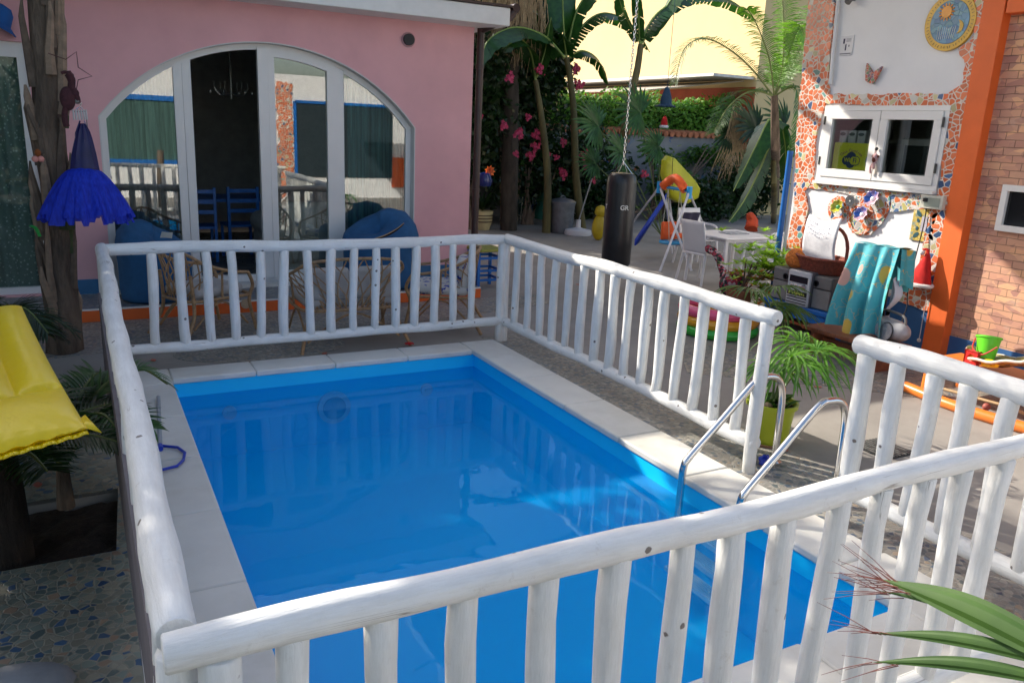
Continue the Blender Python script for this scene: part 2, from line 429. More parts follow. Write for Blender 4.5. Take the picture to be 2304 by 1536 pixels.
def fence(label, a, b, zt, zb, rt, rb, posts, bal, rbal, seed, ends=(0, 0), bend=.008):
    """posts, bal: positions 0..1 along a-b"""
    a = Vector((*a, 0)); b = Vector((*b, 0)); dr = (b-a).normalized()
    T = thing('log_fence', label, 'fence', tuple((a+b)/2), group='white log fence sections round the pool')
    up = V(0, 0, 1)
    log(a-dr*ends[0]+up*zt, b+dr*ends[1]+up*zt, rt, seed, bend, 16, name='top_rail', parent=T)
    log(a+up*zb, b+up*zb, rb, seed+1, .005, 12, name='bottom_rail', parent=T)
    R = random.Random(seed)
    for i, s in enumerate(posts):
        p = a.lerp(b, s); log(p, p+up*(zt-rt*.7), rbal*1.12, seed+10+i, .004, 14, name='post', parent=T)
    for i, s in enumerate(bal):
        p = a.lerp(b, s); j = dr*R.uniform(-.014, .014)
        log(p+j*.6+up*(zb+rb*.5), p-j+up*(zt-rt*.62), rbal*R.uniform(.88, 1.1), seed+50+i, .0045, 12, name='baluster', parent=T)
    return T
FZ = 1.0
XB = lambda px: (G(px, 560, .95).x-.10)/(3.52-.10)
fence('shaded white log fence section between the pool and the pink house', (.12, 6.72), (3.52, 6.72), FZ-.01, .20, .047, .042, [0, .997],
      [XB(p) for p in (325, 392, 452, 510, 572, 628, 688, 741, 796, 849, 899, 948, 997, 1044, 1092)], .038, 100)
yy = [6.48-i*.2 for i in range(16)]
fence('long white log fence section running from the far corner towards the pool ladder', (3.55, 6.72), (3.55, 3.33), FZ, .20, .050, .045, [.0, .990],
      [(6.72-y)/(6.72-3.33) for y in [6.5, 6.26, 6.03, 5.80, 5.58, 5.36, 5.14, 4.93, 4.73, 4.52, 4.33, 4.13, 3.93, 3.73, 3.53]], .038, 200, (.0, .04))
fence('sunlit white log fence section on the near side of the ladder gap', (3.53, 2.67), (3.53, 1.50), FZ, .20, .054, .045, [.02],
      [.18, .34, .50, .66, .82, .96], .043, 300, (.04, 0))
fr_b = [(G(px, py, .93).x-.12)/(3.45-.12) for px, py in ((655, 1475), (865, 1415), (1052, 1372), (1238, 1325), (1390, 1285), (1535, 1245), (1645, 1208), (1755, 1175), (1865, 1145), (1965, 1115), (2055, 1092), (2140, 1068), (2222, 1045))]
fence('nearest white log fence section crossing the bottom of the view', (.12, 1.47), (3.62, 1.47), FZ, .14, .041, .040, [.015, .99],
      [s*(3.45-.12)/(3.62-.12) for s in fr_b]+[.93, .96], .0365, 400, (.05, .3))
fence('white log fence section along the left side of the pool with worn nicks', (.10, 1.53), (.12, 6.76), FZ-.005, .20, .044, .042, [.0],
      [.05+.0425*i for i in range(22)], .036, 500, bend=.0045)
# grey board added outside the left rail for its shaded side and underside
MB().box((.072, 3.9, .44), (.02, 4.6, .66)).build('rail_shade_board', mat('rail_shade_grey', (.16, .14, .15), .7), None)
tag(bpy.data.objects['rail_shade_board'], 'flat grey board added along the left log fence for the shaded rail underside', 'board')

# ------------------------------------------------------------ pink house
HY = 9.40
house = thing('pink_house', 'pink rendered house with wide arched window behind the pool', 'house', (1.0, HY, 0))
def fac(u, v, d): return V(u, HY+d, v)
PZ = .13
AX0, AX1, ARC, ARR = .24, 3.655, 1.955, 2.16
def arcz(x, inset=0): return 2.795-inset-(ARR-math.sqrt(max(0, (ARR-inset)**2-(x-ARC)**2)))+ (0 if inset == 0 else inset)
def archloop(x0, x1, z0, inset=0, n=28):
    c = [(x0+(x1-x0)*i/n) for i in range(n+1)]
    zc = 2.795-ARR
    return [(x0, z0), (x1, z0)]+[(x, zc+math.sqrt((ARR-inset)**2-(x-ARC)**2)) for x in reversed(c)]
ldr = [(-2.2, .15), (-.33, .15), (-.33, 2.60), (-2.2, 2.60)]
outer = [(-9, -.1), (4.40, -.1), (4.40, 3.4), (-9, 3.4)]
MB().plate([outer, archloop(AX0, AX1, .15), ldr], fac, 0, .22).build('wall', PINK, house, smooth=30)
m = MB(); m.box((4.30, HY+3.1, 1.65), (.2, 5.78, 3.5)); m.build('side_wall', PINK, house)
# painted base band
m = MB()
for x0, x1 in ((-9, -2.2), (-.33, AX0), (AX1, 4.41)): MB().box(((x0+x1)/2, HY-.004, .2), (x1-x0, .02, .17)).build('painted_base_band', mat('blue_base_band', (.03, .14, .30), .6), house)
# eaves slab and roof
SOFF = mat('white_soffit', (.80, .80, .77), .7, .05)
m = MB()
m.box((-2.2, HY+2.3, 3.27), (13.7, 5.5, .2)); m.build('eaves_slab', SOFF, house, bevel=.01)
m = MB()
m.add([(-9.1, HY-.47, 3.375), (4.68, HY-.47, 3.375), (4.68, HY+5.2, 3.375), (-9.1, HY+5.2, 3.375), (-9.1, HY-.47, 3.40), (4.68, HY-.47, 3.40), (4.68, HY+2.4, 3.8), (-9.1, HY+2.4, 3.8), (4.68, HY+5.2, 3.40), (-9.1, HY+5.2, 3.40)],
      [(0, 3, 2, 1), (0, 1, 5, 4), (4, 5, 6, 7), (7, 6, 8, 9), (1, 2, 8, 6, 5), (0, 4, 7, 9, 3), (3, 9, 8, 2)])
m.build('roof', mat('dark_roof', (.09, .06, .05), .8), house, smooth=0)
# rain pipe, vent
pz = [(4.50, HY+.02, z) for z in (.0, 1.2, 2.4, 3.2)]
m = MB().tube(pz, .045, 14); m.tube([(4.50, HY+.02, 1.2), (4.50, HY+.02, 1.25)], .052, 14); m.tube([(4.50, HY+.02, 2.7), (4.50, HY+.02, 2.75)], .052, 14)
m.build('rain_pipe', DARKPIPE, house)
m = MB().tube([(4.73, HY-.45, 3.38), (4.73, HY+5.2, 3.38)], .05, 12); m.tube([(4.73, HY-.4, 3.36), (4.68, HY-.4, 3.28), (4.50, HY+.02, 3.15)], .045, 12); m.build('gutter', DARKPIPE, house)
vx = PY(918, 90, HY)
vp = MB().tube([(vx.x, HY-.05, vx.z), (vx.x, HY+.05, vx.z)], .065, 20).build('vent_pipe', mat('dark_grey_rubber', (.03, .03, .033), .6), house)
MB().tube([(vx.x, HY-.012, vx.z), (vx.x, HY+.01, vx.z)], .085, 20).build('vent_collar', mat('pink_collar', (.5, .28, .3), .8), vp)
# reveals painted white and frames
FY = HY+.12
REV = mat('white_reveal', (.62, .62, .60), .7, .04)
def ring(outl, inl, y0, y1, name, mt, parent): 
    m = MB(); n = len(outl)
    vs = [V(u, y0, v) for u, v in outl]+[V(u, y0, v) for u, v in inl]+[V(u, y1, v) for u, v in outl]+[V(u, y1, v) for u, v in inl]
    fs = []
    for i in range(n):
        j = (i+1) % n
        fs += [(i, j, n+j, n+i), (2*n+i, 3*n+i, 3*n+j, 2*n+j), (n+i, n+j, 3*n+j, 3*n+i), (i, 2*n+i, 2*n+j, j)]
    return m.add(vs, fs).build(name, mt, parent, smooth=30)
ring(archloop(AX0-.001, AX1+.001, .149), archloop(AX0+.012, AX1-.012, .162, .012), HY-.002, HY+.218, 'window_reveal', REV, house)
win = ring(archloop(AX0+.013, AX1-.013, .163, .013), archloop(AX0+.075, AX1-.075, .24, .075), FY, FY+.07, 'arched_window', PVC, house)
def topz(x, inset=.02): return (2.795-ARR)+math.sqrt((ARR-inset)**2-(x-ARC)**2)
xm = lambda px: PY(px, 430, FY).x
def bar(x0, x1, z0, y0, y1, nm, inset=.05, par=None):
    m = MB(); m.plate([[(x0, z0), (x1, z0), (x1, topz(x1, inset)), (x0, topz(x0, inset))]], lambda u, v, d: V(u, d, v), y0, y1); return m.build(nm, PVC, par or win, bevel=.004)
xa, xb, xc, xd = xm(405), xm(443), xm(589), xm(612); xe, xf, xg = xm(728), xm(775), xm(893)
bar(xa, (xa+xb)/2-.004, .2, FY-.012, FY+.075, 'mullion'); bar((xa+xb)/2+.004, xb, .2, FY-.004, FY+.071, 'mullion')
bar(xc, xc+.105, .2, FY-.03, FY+.06, 'mullion')
bar((xe+xf)/2+.004, xf, .2, FY-.008, FY+.072, 'mullion')
# closed leaf (third bay) has its own sash
x0, x1 = xc+.108, (xe+xf)/2
def subarch(x0, x1, z0, inset, n=10): return [(x0, z0), (x1, z0)]+[(x, topz(x, inset)) for x in [x1+(x0-x1)*i/n for i in range(n+1)]]
def subring(x0, x1, z0, w_, ins, y0, y1, nm, par): return ring(subarch(x0, x1, z0, ins), subarch(x0+w_, x1-w_, z0+w_, ins+w_), y0, y1, nm, PVC, par)
door = subring(x0, x1, .20, .07, .07, FY-.015, FY+.055, 'door_leaf', win)
PANE = glassmat('window_glass', .13)
def pane(x0, x1, z0, ins, y, par): return MB().plate([subarch(x0, x1, z0, ins)], lambda u, v, d: V(u, d, v), y, y+.006).build('pane', PANE, par, smooth=0)
pane(AX0+.06, xa+.01, .22, .07, FY+.02, win)
pane(x0+.06, x1-.06, .25, .13, FY+.021, win)
pane(xf-.01, AX1-.06, .22, .07, FY+.022, win)
m = MB().box(((AX0+AX1)/2, HY+.02, .145), (AX1-AX0, .26, .03)); m.build('sill', STONE, house)
# left glazed door with curtain
ring([(-2.2, .15), (-.33, .15), (-.33, 2.6), (-2.2, 2.6)], [(-2.08, .22), (-.42, .22), (-.42, 2.46), (-2.08, 2.46)], HY+.05, HY+.12, 'glazed_door', PVC, house)
MB().box((-1.25, HY+.085, 1.34), (1.7, .008, 2.3)).build('pane', glassmat('door_glass', .015), house)
# interior
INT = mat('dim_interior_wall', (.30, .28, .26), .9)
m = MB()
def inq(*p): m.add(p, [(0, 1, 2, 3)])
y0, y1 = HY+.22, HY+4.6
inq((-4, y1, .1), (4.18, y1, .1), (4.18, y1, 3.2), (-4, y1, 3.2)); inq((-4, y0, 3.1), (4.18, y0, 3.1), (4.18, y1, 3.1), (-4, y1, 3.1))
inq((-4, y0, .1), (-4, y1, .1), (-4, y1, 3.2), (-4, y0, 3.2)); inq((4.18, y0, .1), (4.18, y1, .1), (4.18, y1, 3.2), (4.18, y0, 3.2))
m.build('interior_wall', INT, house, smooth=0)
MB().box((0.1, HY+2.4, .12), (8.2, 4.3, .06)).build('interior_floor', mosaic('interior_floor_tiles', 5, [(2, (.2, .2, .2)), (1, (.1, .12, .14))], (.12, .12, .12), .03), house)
# porch
porch = MB().plate([[(-9, 8.645), (4.22, 8.645), (4.22, HY-.002), (-9, HY-.002)]], lambda u, v, d: V(u, v, d), .001, PZ)
structure('porch_floor', porch, mosaic('porch_chip_floor', 22, [(4, (.22, .22, .22)), (2, (.12, .16, .20)), (2, (.34, .33, .30)), (1, (.06, .11, .2))], (.30, .29, .28), .10), smooth=0)
m = MB().box((-2.39, 8.635, .058), (13.22, .018, .112)); m.box((4.228, 9.02, .058), (.018, .75, .112)); structure('kerb', m, ORANGE)
m = MB().box((-2.39, 8.638, .122), (13.24, .03, .014)); structure('kerb_edging', m, mat('white_edging', (.75, .73, .7), .5))
q = PY(553, 682, 8.62)
tag(MB().tube([(q.x, 8.626, q.z-.005), (q.x, 8.61, q.z-.005)], .052, 20).build('ceramic_medallion', mat('tan_ceramic', (.45, .33, .22), .4)), 'small round tan medallion on the orange kerb under the house door', 'medallion')

# ------------------------------------------------------------ mosaic house on the right
WX = 7.35
mh = thing('mosaic_house', 'white house wall with orange broken tile mosaic, orange pillar and brick', 'house', (WX, 5, 0))
def wal(u, v, d): return V(WX+d, u, v)
def W(px, py, X=WX): p = PX(px, py, X); return (p.y, p.z)
KW = [W(1862, 238), W(2135, 250), W(2110, 437), W(1838, 402)]     # kitchen window corners
y_l = sum(W(p, q)[0] for p, q in ((1862, 238), (1838, 402)))/2; y_r = sum(W(p, q)[0] for p, q in ((2138, 250), (2112, 437)))/2
WZ0, WZ1 = 1.60, 2.40
wallU = 6.88
MB().plate([[(4.84, -.1), (wallU, -.1), (wallU, 4.6), (4.84, 4.6)], [(y_r+.04, WZ0+.03), (y_l-.04, WZ0+.03), (y_l-.04, WZ1-.03), (y_r+.04, WZ1-.03)]], wal, 0, .2).build('plaster_wall', WPLAST, mh, smooth=0)
MB().box((WX+3, wallU-.1, 2.2), (5.6, .2, 4.6)).build('side_wall', WPLAST, mh)
MOS = mosaic('orange_wall_mosaic', 17, [(8, (.70, .15, .045)), (5, (.74, .20, .08)), (.7, (.06, .12, .26)), (.6, (.62, .55, .30)), (.9, (.62, .60, .55)), (.3, (.12, .30, .28))], (.72, .68, .60), .075, speck=None)
MOSM = mosaic('speckled_wall_mosaic', 15, [(5, (.72, .18, .06)), (2, (.66, .62, .58)), (1, (.10, .18, .34)), (1, (.62, .55, .2))], (.74, .70, .64), .075, speck=[(.7, .68, .64), (.1, .2, .4), (.7, .6, .2), (.65, .2, .1), (.75, .72, .7), (.2, .4, .3)])
def wavy(pts, seed, amp=.022, step=.05):
    R = random.Random(seed); out = []
    n = len(pts)
    for i in range(n):
        a = Vector(pts[i]); b_ = Vector(pts[(i+1) % n]); L = (b_-a).length; k = max(1, int(L/step))
        nr = Vector((-(b_-a).y, (b_-a).x)).normalized() if L > 0 else Vector((0, 0))
        for j in range(k):
            s = j/k; out.append(tuple(a.lerp(b_, s)+nr*(R.uniform(-amp, amp) if j else 0)))
    return out
def mosplate(pxs, mt, seed, d0=-.024, amp=.02):
    return MB().plate([wavy([W(*p) for p in pxs], seed, amp)], wal, d0, -.0005).build('mosaic_border', mt, mh, smooth=0)
mosplate([(1829, -60), (1886, -60), (1872, 100), (1866, 190), (1868, 212), (2135, 212), (2168, 190), (2175, 150), (2160, 110), (2196, 80), (2200, -60), (2232, -60), (2200, 110), (2166, 300), (2142, 445), (2118, 600), (2100, 705), (1990, 663), (1992, 645), (2058, 650), (2085, 520), (2100, 452), (2112, 438), (2141, 252), (1860, 232), (1840, 300), (1836, 330), (1832, 405), (1813, 430), (1822, 470), (1815, 500), (1805, 560), (1772, 560), (1788, 470), (1795, 300), (1808, 150)], MOS, 5, amp=.012)
mosplate([(1813, 406), (1960, 427), (2112, 441), (2098, 470), (2080, 470), (2030, 475), (2000, 478), (1985, 505), (1962, 528), (1935, 530), (1915, 510), (1912, 480), (1922, 455), (1925, 440), (1880, 430), (1830, 424), (1816, 422)], MOSM, 6, d0=-.021, amp=.008)
def mosring(px, py, r, r2, mt, seed, d):
    c = W(px, py); R = random.Random(seed)
    o = [(c[0]+(r+R.uniform(-.01, .01))*math.cos(a*PI/14), c[1]+(r+R.uniform(-.01, .01))*math.sin(a*PI/14)) for a in range(28)]
    i = [(c[0]+r2*math.cos(a*PI/10), c[1]+r2*math.sin(a*PI/10)) for a in range(20)]
    MB().plate([o, i], wal, d, -.0006).build('mosaic_ring', mt, mh, smooth=0)
    MB().plate([i], wal, d*.5, -.0006).build('mosaic_disc', MOSB, mh, smooth=0)
MOSB = mosaic('white_blue_mosaic', 30, [(6, (.72, .72, .72)), (2, (.5, .58, .66)), (1, (.15, .25, .5)), (1, (.6, .5, .2))], (.7, .68, .66), .07)
mosring(1888, 470, .135, .09, MOS, 7, -.026); mosring(1972, 455, .185, .14, MOS, 8, -.029); mosring(1940, 492, .17, .13, MOS, 9, -.032)
# painted navy base band
MB().plate([[(4.89, -.05), (wallU+.004, -.05), (wallU+.004, .5), (4.89, .5)]], wal, -.006, -.0003).build('navy_base_band', NAVY, mh, smooth=0)
# pillar, beam and brick
MB().box((WX+.09, 4.785, 2.2), (.25, .205, 4.7)).build('orange_pillar', ORANGE, mh, bevel=.006)
MB().box((WX+.085, 3.15, 3.62), (.23, 3.04, .9)).build('orange_beam', ORANGE, mh, bevel=.006)
m, nt, b = newmat('old_brick')
geo = nt.nodes.new('ShaderNodeTexCoord'); sx = nt.nodes.new('ShaderNodeSeparateXYZ'); nt.links.new(geo.outputs['Object'], sx.inputs[0])
cx = nt.nodes.new('ShaderNodeCombineXYZ'); nt.links.new(sx.outputs[1], cx.inputs[0]); nt.links.new(sx.outputs[2], cx.inputs[1])
nz = nt.nodes.new('ShaderNodeTexNoise'); nz.inputs['Scale'].default_value = 9; nt.links.new(cx.outputs[0], nz.inputs['Vector'])
ma = nt.nodes.new('ShaderNodeVectorMath'); ma.operation = 'MULTIPLY_ADD'; ma.inputs[1].default_value = (.018, .018, 0)
nt.links.new(nz.outputs[1], ma.inputs[0]); nt.links.new(cx.outputs[0], ma.inputs[2])
br = nt.nodes.new('ShaderNodeTexBrick'); nt.links.new(ma.outputs[0], br.inputs['Vector'])
br.inputs['Scale'].default_value = 1; br.inputs['Brick Width'].default_value = .19; br.inputs['Row Height'].default_value = .066
br.inputs['Mortar Size'].default_value = .0035; br.inputs['Mortar Smooth'].default_value = .2
br.inputs['Color1'].default_value = (.60, .34, .22, 1); br.inputs['Color2'].default_value = (.54, .27, .19, 1); br.inputs['Mortar'].default_value = (.26, .15, .10, 1)
vs_ = nt.nodes.new('ShaderNodeTexVoronoi'); vs_.inputs['Scale'].default_value = 1
mp = nt.nodes.new('ShaderNodeMapping'); mp.inputs['Scale'].default_value = (8, 15, 1); nt.links.new(cx.outputs[0], mp.inputs[0]); nt.links.new(mp.outputs[0], vs_.inputs['Vector'])
sp_ = nt.nodes.new('ShaderNodeSeparateColor'); nt.links.new(vs_.outputs['Color'], sp_.inputs[0])
cc = mix(nt, 1.0, br.outputs[0], ramp(nt, sp_.outputs[0], [(0, (.75, .72, .8)), (.5, (1, 1, 1)), (1, (1.25, 1.3, 1.1))]), 'MULTIPLY')
cc = mix(nt, ramp(nt, noise(nt, cx.outputs[0], 5, 8, .75), [(.55, (0, 0, 0)), (.75, (.55, .55, .55))]), cc, (.55, .46, .40))
nt.links.new(cc, b.inputs['Base Color']); b.inputs['Roughness'].default_value = .85
iv = nt.nodes.new('ShaderNodeMath'); iv.operation = 'SUBTRACT'; iv.inputs[0].default_value = 1; nt.links.new(br.outputs['Fac'], iv.inputs[1])
bump(nt, iv.outputs[0], b, .8, .006)
BRICK = m
MB().box((WX+.14, 3.17, 1.6), (.12, 3.06, 3.3)).build('brick_wall', BRICK, mh, smooth=0)
MB().box((WX+.076, 3.2, .12), (.012, 3.04, .24)).build('navy_skirting', NAVY, mh, smooth=0)
bw = [PX(2262, 415, WX+.07), PX(2304, 520, WX+.07)]
wy, wz1, wz0 = bw[0].y, bw[0].z, PX(2258, 520, WX+.07).z
wn = MB(); wf = ring([(0, 0), (1, 0), (1, 1), (0, 1)], [(0, 0), (1, 0), (1, 1), (0, 1)], 0, .001, 'tmp', PVC, None); bpy.data.objects.remove(wf)
def ringX(y0, y1, z0, z1, w_, x0, x1, nm, mt, par):
    m = MB()
    m.box(((x0+x1)/2, (y0+y1)/2, z0+w_/2), (x1-x0, y1-y0, w_)); m.box(((x0+x1)/2, (y0+y1)/2, z1-w_/2), (x1-x0, y1-y0, w_))
    m.box(((x0+x1)/2, y0+w_/2, (z0+z1)/2), (x1-x0-.001, w_, z1-z0-2*w_)); m.box(((x0+x1)/2, y1-w_/2, (z0+z1)/2), (x1-x0-.001, w_, z1-z0-2*w_))
    return m.build(nm, mt, par, bevel=.003)
bwn = ringX(wy-.6, wy, wz0, wz1, .055, WX+.03, WX+.12, 'small_window', PVC, mh)
MB().box((WX+.07, wy-.3, (wz0+wz1)/2), (.004, .49, wz1-wz0-.11)).build('pane', mat('dark_glass', (.012, .013, .015), .08, bmp=0), bwn)
MB().box((WX+.07, 3.98, 2.86), (.05, .10, .22)).build('wall_socket_box', WPL, mh)
# pipes on the wall
m = MB().tube([PX(1893, -60, WX-.03), PX(1880, 60, WX-.03), PX(1868, 190, WX-.03)], .018, 10); m.build('white_wall_pipe', WPLAST, mh)
m = MB().tube([(WX-.02, wallU+.05, 0), (WX-.02, wallU+.05, 1.9)], .035, 10); m.build('blue_pole', BLUEP, mh)
# kitchen window
kw = ringX(y_r, y_l, WZ0, WZ1, .05, WX-.03, WX+.08, 'kitchen_window', PVC, mh)
ym = (y_r+y_l)/2
GLK = glassmat('kitchen_glass', .05, (.93, .95, .93))
for a, b_ in ((y_r+.052, ym-.004), (ym+.004, y_l-.052)):
    s_ = ringX(a, b_, WZ0+.052, WZ1-.052, .085, WX-.045, WX+.02, 'sash', PVC, kw)
    MB().box((WX-.01, (a+b_)/2, (WZ0+WZ1)/2), (.005, b_-a-.16, WZ1-WZ0-.26)).build('kitchen_pane', GLK, kw)
for y_ in (y_r+.035, y_l-.035):
    for z_ in (WZ0+.17, WZ1-.2): MB().tube([(WX-.045, y_, z_), (WX-.045, y_, z_+.09)], .011, 8).build('hinge', mat('dark_hinge', (.06, .06, .055), .5), kw)
MB().box((WX-.03, ym, WZ0-.015), (.09, y_l-y_r, .03)).build('window_ledge', PVC, kw)
# kitchen interior
m = MB(); m.box((WX+1.4, 5.9, 2.0), (.05, 2.2, 1.9)); m.box((WX+.8, 6.75, 2.0), (1.3, .05, 1.9)); m.box((WX+.8, 5.1, 2.0), (1.3, .05, 1.9)); m.box((WX+.8, 5.9, 1.5), (1.3, 2, .05)); m.box((WX+.8, 5.9, 2.9), (1.3, 2, .05))
m.build('kitchen_room', mat('kitchen_room_paint', (.55, .52, .47), .8), mh)
TXT = mat('dark_ink', (.03, .03, .07), .6, .1)
def text(s, size, loc, rot, mt, name='lettering', parent=None, ext=.001, bold=False):
    cu = bpy.data.curves.new('t', 'FONT'); cu.body = s; cu.size = size; cu.extrude = ext; cu.align_x = 'CENTER'; cu.align_y = 'CENTER'
    if bold: cu.offset = size*.02
    o = bpy.data.objects.new('t', cu); S.collection.objects.link(o)
    bpy.context.view_layer.update()
    me = bpy.data.meshes.new_from_object(o.evaluated_get(bpy.context.evaluated_depsgraph_get()))
    bpy.data.objects.remove(o); me.materials.clear(); me.materials.append(mt)
    Mx = Matrix.Translation(loc)@rot.to_4x4()
    me.transform(Mx)
    if parent:
        q = parent; off = V(0, 0, 0)
        while q: off += q.location; q = q.parent
        me.transform(Matrix.Translation(-off))
    o = bpy.data.objects.new(name, me); S.collection.objects.link(o)
    if parent: o.parent = parent
    return o
# text on a plane facing -X : text x axis = -Y, text y axis = Z
RX = Matrix(((0, 0, -1), (-1, 0, 0), (0, 1, 0)))
RY = Matrix(((1, 0, 0), (0, 0, -1), (0, 1, 0)))     # facing -Y
# unseen slab added to shade the upper wall, carried by an upper floor and struts
MB().box((WX+3, 3.6, 4.8), (5.9, 6.4, .5)).build('upper_floor', WPLAST, mh)
MB().box((6.2, 6.4, 5.07), (4.6, 7.36, .16)).build('added_shade_slab', WPLAST, mh)
for p in ((4.05, 2.85), (4.05, 9.9)): MB().tube([(p[0], p[1], 5), (p[0]+3.2, p[1], 3.9)], .05, 8).build('shade_slab_strut', PVC, mh)

# ------------------------------------------------------------ wall behind the viewer (seen only in the window glass)
BW = thing('white_courtyard_house', 'white house with blue framed window behind the viewer, seen in the window glass', 'house', (3, -2.6, 0))
MB().box((5.3, -2.75, 1.5), (9.5, .3, 3.2)).build('wall', WPLAST, BW)
m = MB()
for a, b_ in (((.95, 2.35), (2.7, .12)), ((.95, .85), (2.7, .12))): m.box((a[0]+.75, -2.58, a[1]), (b_[0], .06, b_[1]))
for x in (.4, 3.0): m.box((x, -2.58, 1.6), (.12, .06, 1.4))
m.build('blue_window_frame', BLUEP, BW)
MB().box((1.7, -2.595, 1.6), (2.5, .02, 1.4)).build('window_curtain', mat('teal_curtain', (.045, .10, .09), .9, .5, 9, stretch=(4, 4, .1)), BW)
MB().plate([wavy([(4.55, 0), (5.05, 0), (5.05, 2.9), (4.65, 2.9), (4.6, 2.2), (4.75, 2.1), (4.6, 1.9), (4.7, 1.4), (4.45, 1.2)], 3, .03)], lambda u, v, d: V(u, -2.6+d, v), .001, .03).build('mosaic_strip', MOS, BW, smooth=0)
MB().box((6.45, -2.58, 1.5), (2.6, .04, 1.9)).build('dark_doorway', mat('dark_doorway', (.015, .03, .04), .5), BW)
m = MB(); m.box((5.1, -2.56, 1.45), (.07, .06, 2.0)); m.box((6.45, -2.56, 2.45), (2.7, .06, .07)); m.build('blue_door_frame', BLUEP, BW)
MB().box((8.4, -2.56, .7), (1.3, .06, .8)).build('orange_panel', ORANGE, BW)

# ------------------------------------------------------------ vegetation helpers
def leafcloud(mb, c, r, n, size, seed, hollow=.35, up=.3):
    R = random.Random(seed); c = Vector(c)
    clumps = [V(R.gauss(0, .45), R.gauss(0, .45), R.gauss(0, .45)) for _ in range(max(6, n//160))]
    for i in range(n):
        while True:
            q = R.choice(clumps)+V(R.gauss(0, .2), R.gauss(0, .2), R.gauss(0, .2))
            if q.length < 1.08: break
        p = c+V(q.x*r[0], q.y*r[1], q.z*r[2])
        d = V(R.uniform(-1, 1), R.uniform(-1, 1), R.uniform(-1, .6)).normalized(); s_ = size*R.uniform(.6, 1.3)
        u = d.orthogonal().normalized(); u = (Matrix.Rotation(R.uniform(0, 6.28), 3, d)@u)*s_*.24
        mb.add([p, p+d*s_*.5+u, p+d*s_, p+d*s_*.5-u], [(0, 1, 2, 3)])
    return mb
def frond(mb, pts, L0, n, seed, wd=.018, droop=.9, vee=.5, taper=True, rachis=None, tilt=.5):
    """feather palm frond along the curve"""
    R = random.Random(seed); sp = spline(pts, 8); N = len(sp)
    if rachis is not None: rachis.tube(sp, [.014*(1-.8*i/(N-1))+.002 for i in range(N)], 6)
    for i in range(n):
        s_ = .12+.88*i/n; k = s_*(N-1); a = sp[int(k)]; b_ = sp[min(int(k)+1, N-1)]; p = a.lerp(b_, k-int(k))
        t = (sp[min(int(k)+1, N-1)]-sp[max(int(k)-1, 0)]).normalized()
        side = t.cross(V(0, 0, 1)); side = side.normalized() if side.length > .05 else V(1, 0, 0)
        up = side.cross(t)
        L = L0*(math.sin(PI*(.12+.8*s_))**.6 if taper else 1)*R.uniform(.8, 1.1)
        for sg in (-1, 1):
            d = side*sg+t*tilt+up*(vee+R.uniform(-.25, .25))*.5
            mb.blade(p, d, L, wd*R.uniform(.8, 1.2), up, droop*R.uniform(.6, 1.3), 4, .1)
def fanleaf(mb, c, axis, nrm, L, seed, n=22, spread=150, wd=.045, droop=.5):
    R = random.Random(seed); axis = Vector(axis).normalized(); nrm = Vector(nrm).normalized()
    side = axis.cross(nrm).normalized()
    for i in range(n):
        a = rad(-spread/1+2*spread*i/(n-1))
        d = axis*math.cos(a)+side*math.sin(a)+nrm*R.uniform(.02, .1)
        mb.blade(c, d, L*(.75+.25*math.cos(a))*R.uniform(.9, 1.05), wd, nrm, droop*R.uniform(.6, 1.3), 5, .25)
def banana_leaf(mb, pts, W_, seed, tear=.5, mid=None, hang=.5):
    """broad blade torn into strips along a curved midrib"""
    R = random.Random(seed); sp = spline(pts, 10); N = len(sp)
    if mid is not None: mid.tube(sp, [.022*(1-.8*i/(N-1))+.003 for i in range(N)], 6)
    for sg in (-1, 1):
        prev = None; k = 0
        for i in range(2, N-1):
            s_ = i/(N-1); t = (sp[min(i+1, N-1)]-sp[i-1]).normalized()
            side = t.cross(V(0, 0, 1)); side = side.normalized() if side.length > .05 else V(1, 0, 0)
            w_ = W_*(math.sin(PI*min(1, .08+s_*.95))**.55)*R.uniform(.88, 1.05)
            def edge(o): return sp[i]+(side*sg*(1-hang*.5)+V(0, 0, -hang)+t*.25).normalized()*w_*o+t*R.uniform(-.02, .02)
            cur = [sp[i]+V(0, 0, .0), edge(.5), edge(1)]
            if prev is not None:
                e0 = list(prev)
                if R.random() < tear: e0[2] = prev[2].lerp(cur[2], .35); e0[1] = prev[1].lerp(cur[1], .15)
                mb.add([e0[0], e0[1], e0[2], cur[2], cur[1], cur[0]], [(0, 1, 4, 5), (1, 2, 3, 4)])
            prev = cur

# ------------------------------------------------------------ far background
yb = thing('yellow_house', 'sunlit yellow rendered house rising beyond the garden hedge', 'house', (16, 20, 0))
MB().box((21, 28, 4.5), (10, 22.8, 9)).build('wall', YPLAST, yb)
MB().box((15.9, 26, 8.2), (.4, 18, .3)).build('eaves', mat('cream_eaves', (.6, .52, .36), .8), yb)
MB().plate([[(16.6, 0), (34, 0), (34, 3.36), (16.6, 3.36)]], lambda u, v, d: V(15.96+d, u, v), 0, .035).build('rust_red_lower_wall', mat('rust_red_paint', (.33, .06, .02), .7, .3, 1), yb)
m = MB().plate([[(16.7, 3.62), (30, 3.62), (30, 3.55), (16.7, 3.55)]], lambda u, v, d: V(14.6+d, u, v), 0, 1.39); m.build('awning_edge', mat('white_awning_trim', (.66, .64, .60), .6), yb)
m = MB().plate([[(14.62, 3.54), (15.95, 3.54), (15.95, 3.30), (15.9, 3.30)]], lambda u, v, d: V(u, v and 0, 0), 0, 0) if 0 else MB()
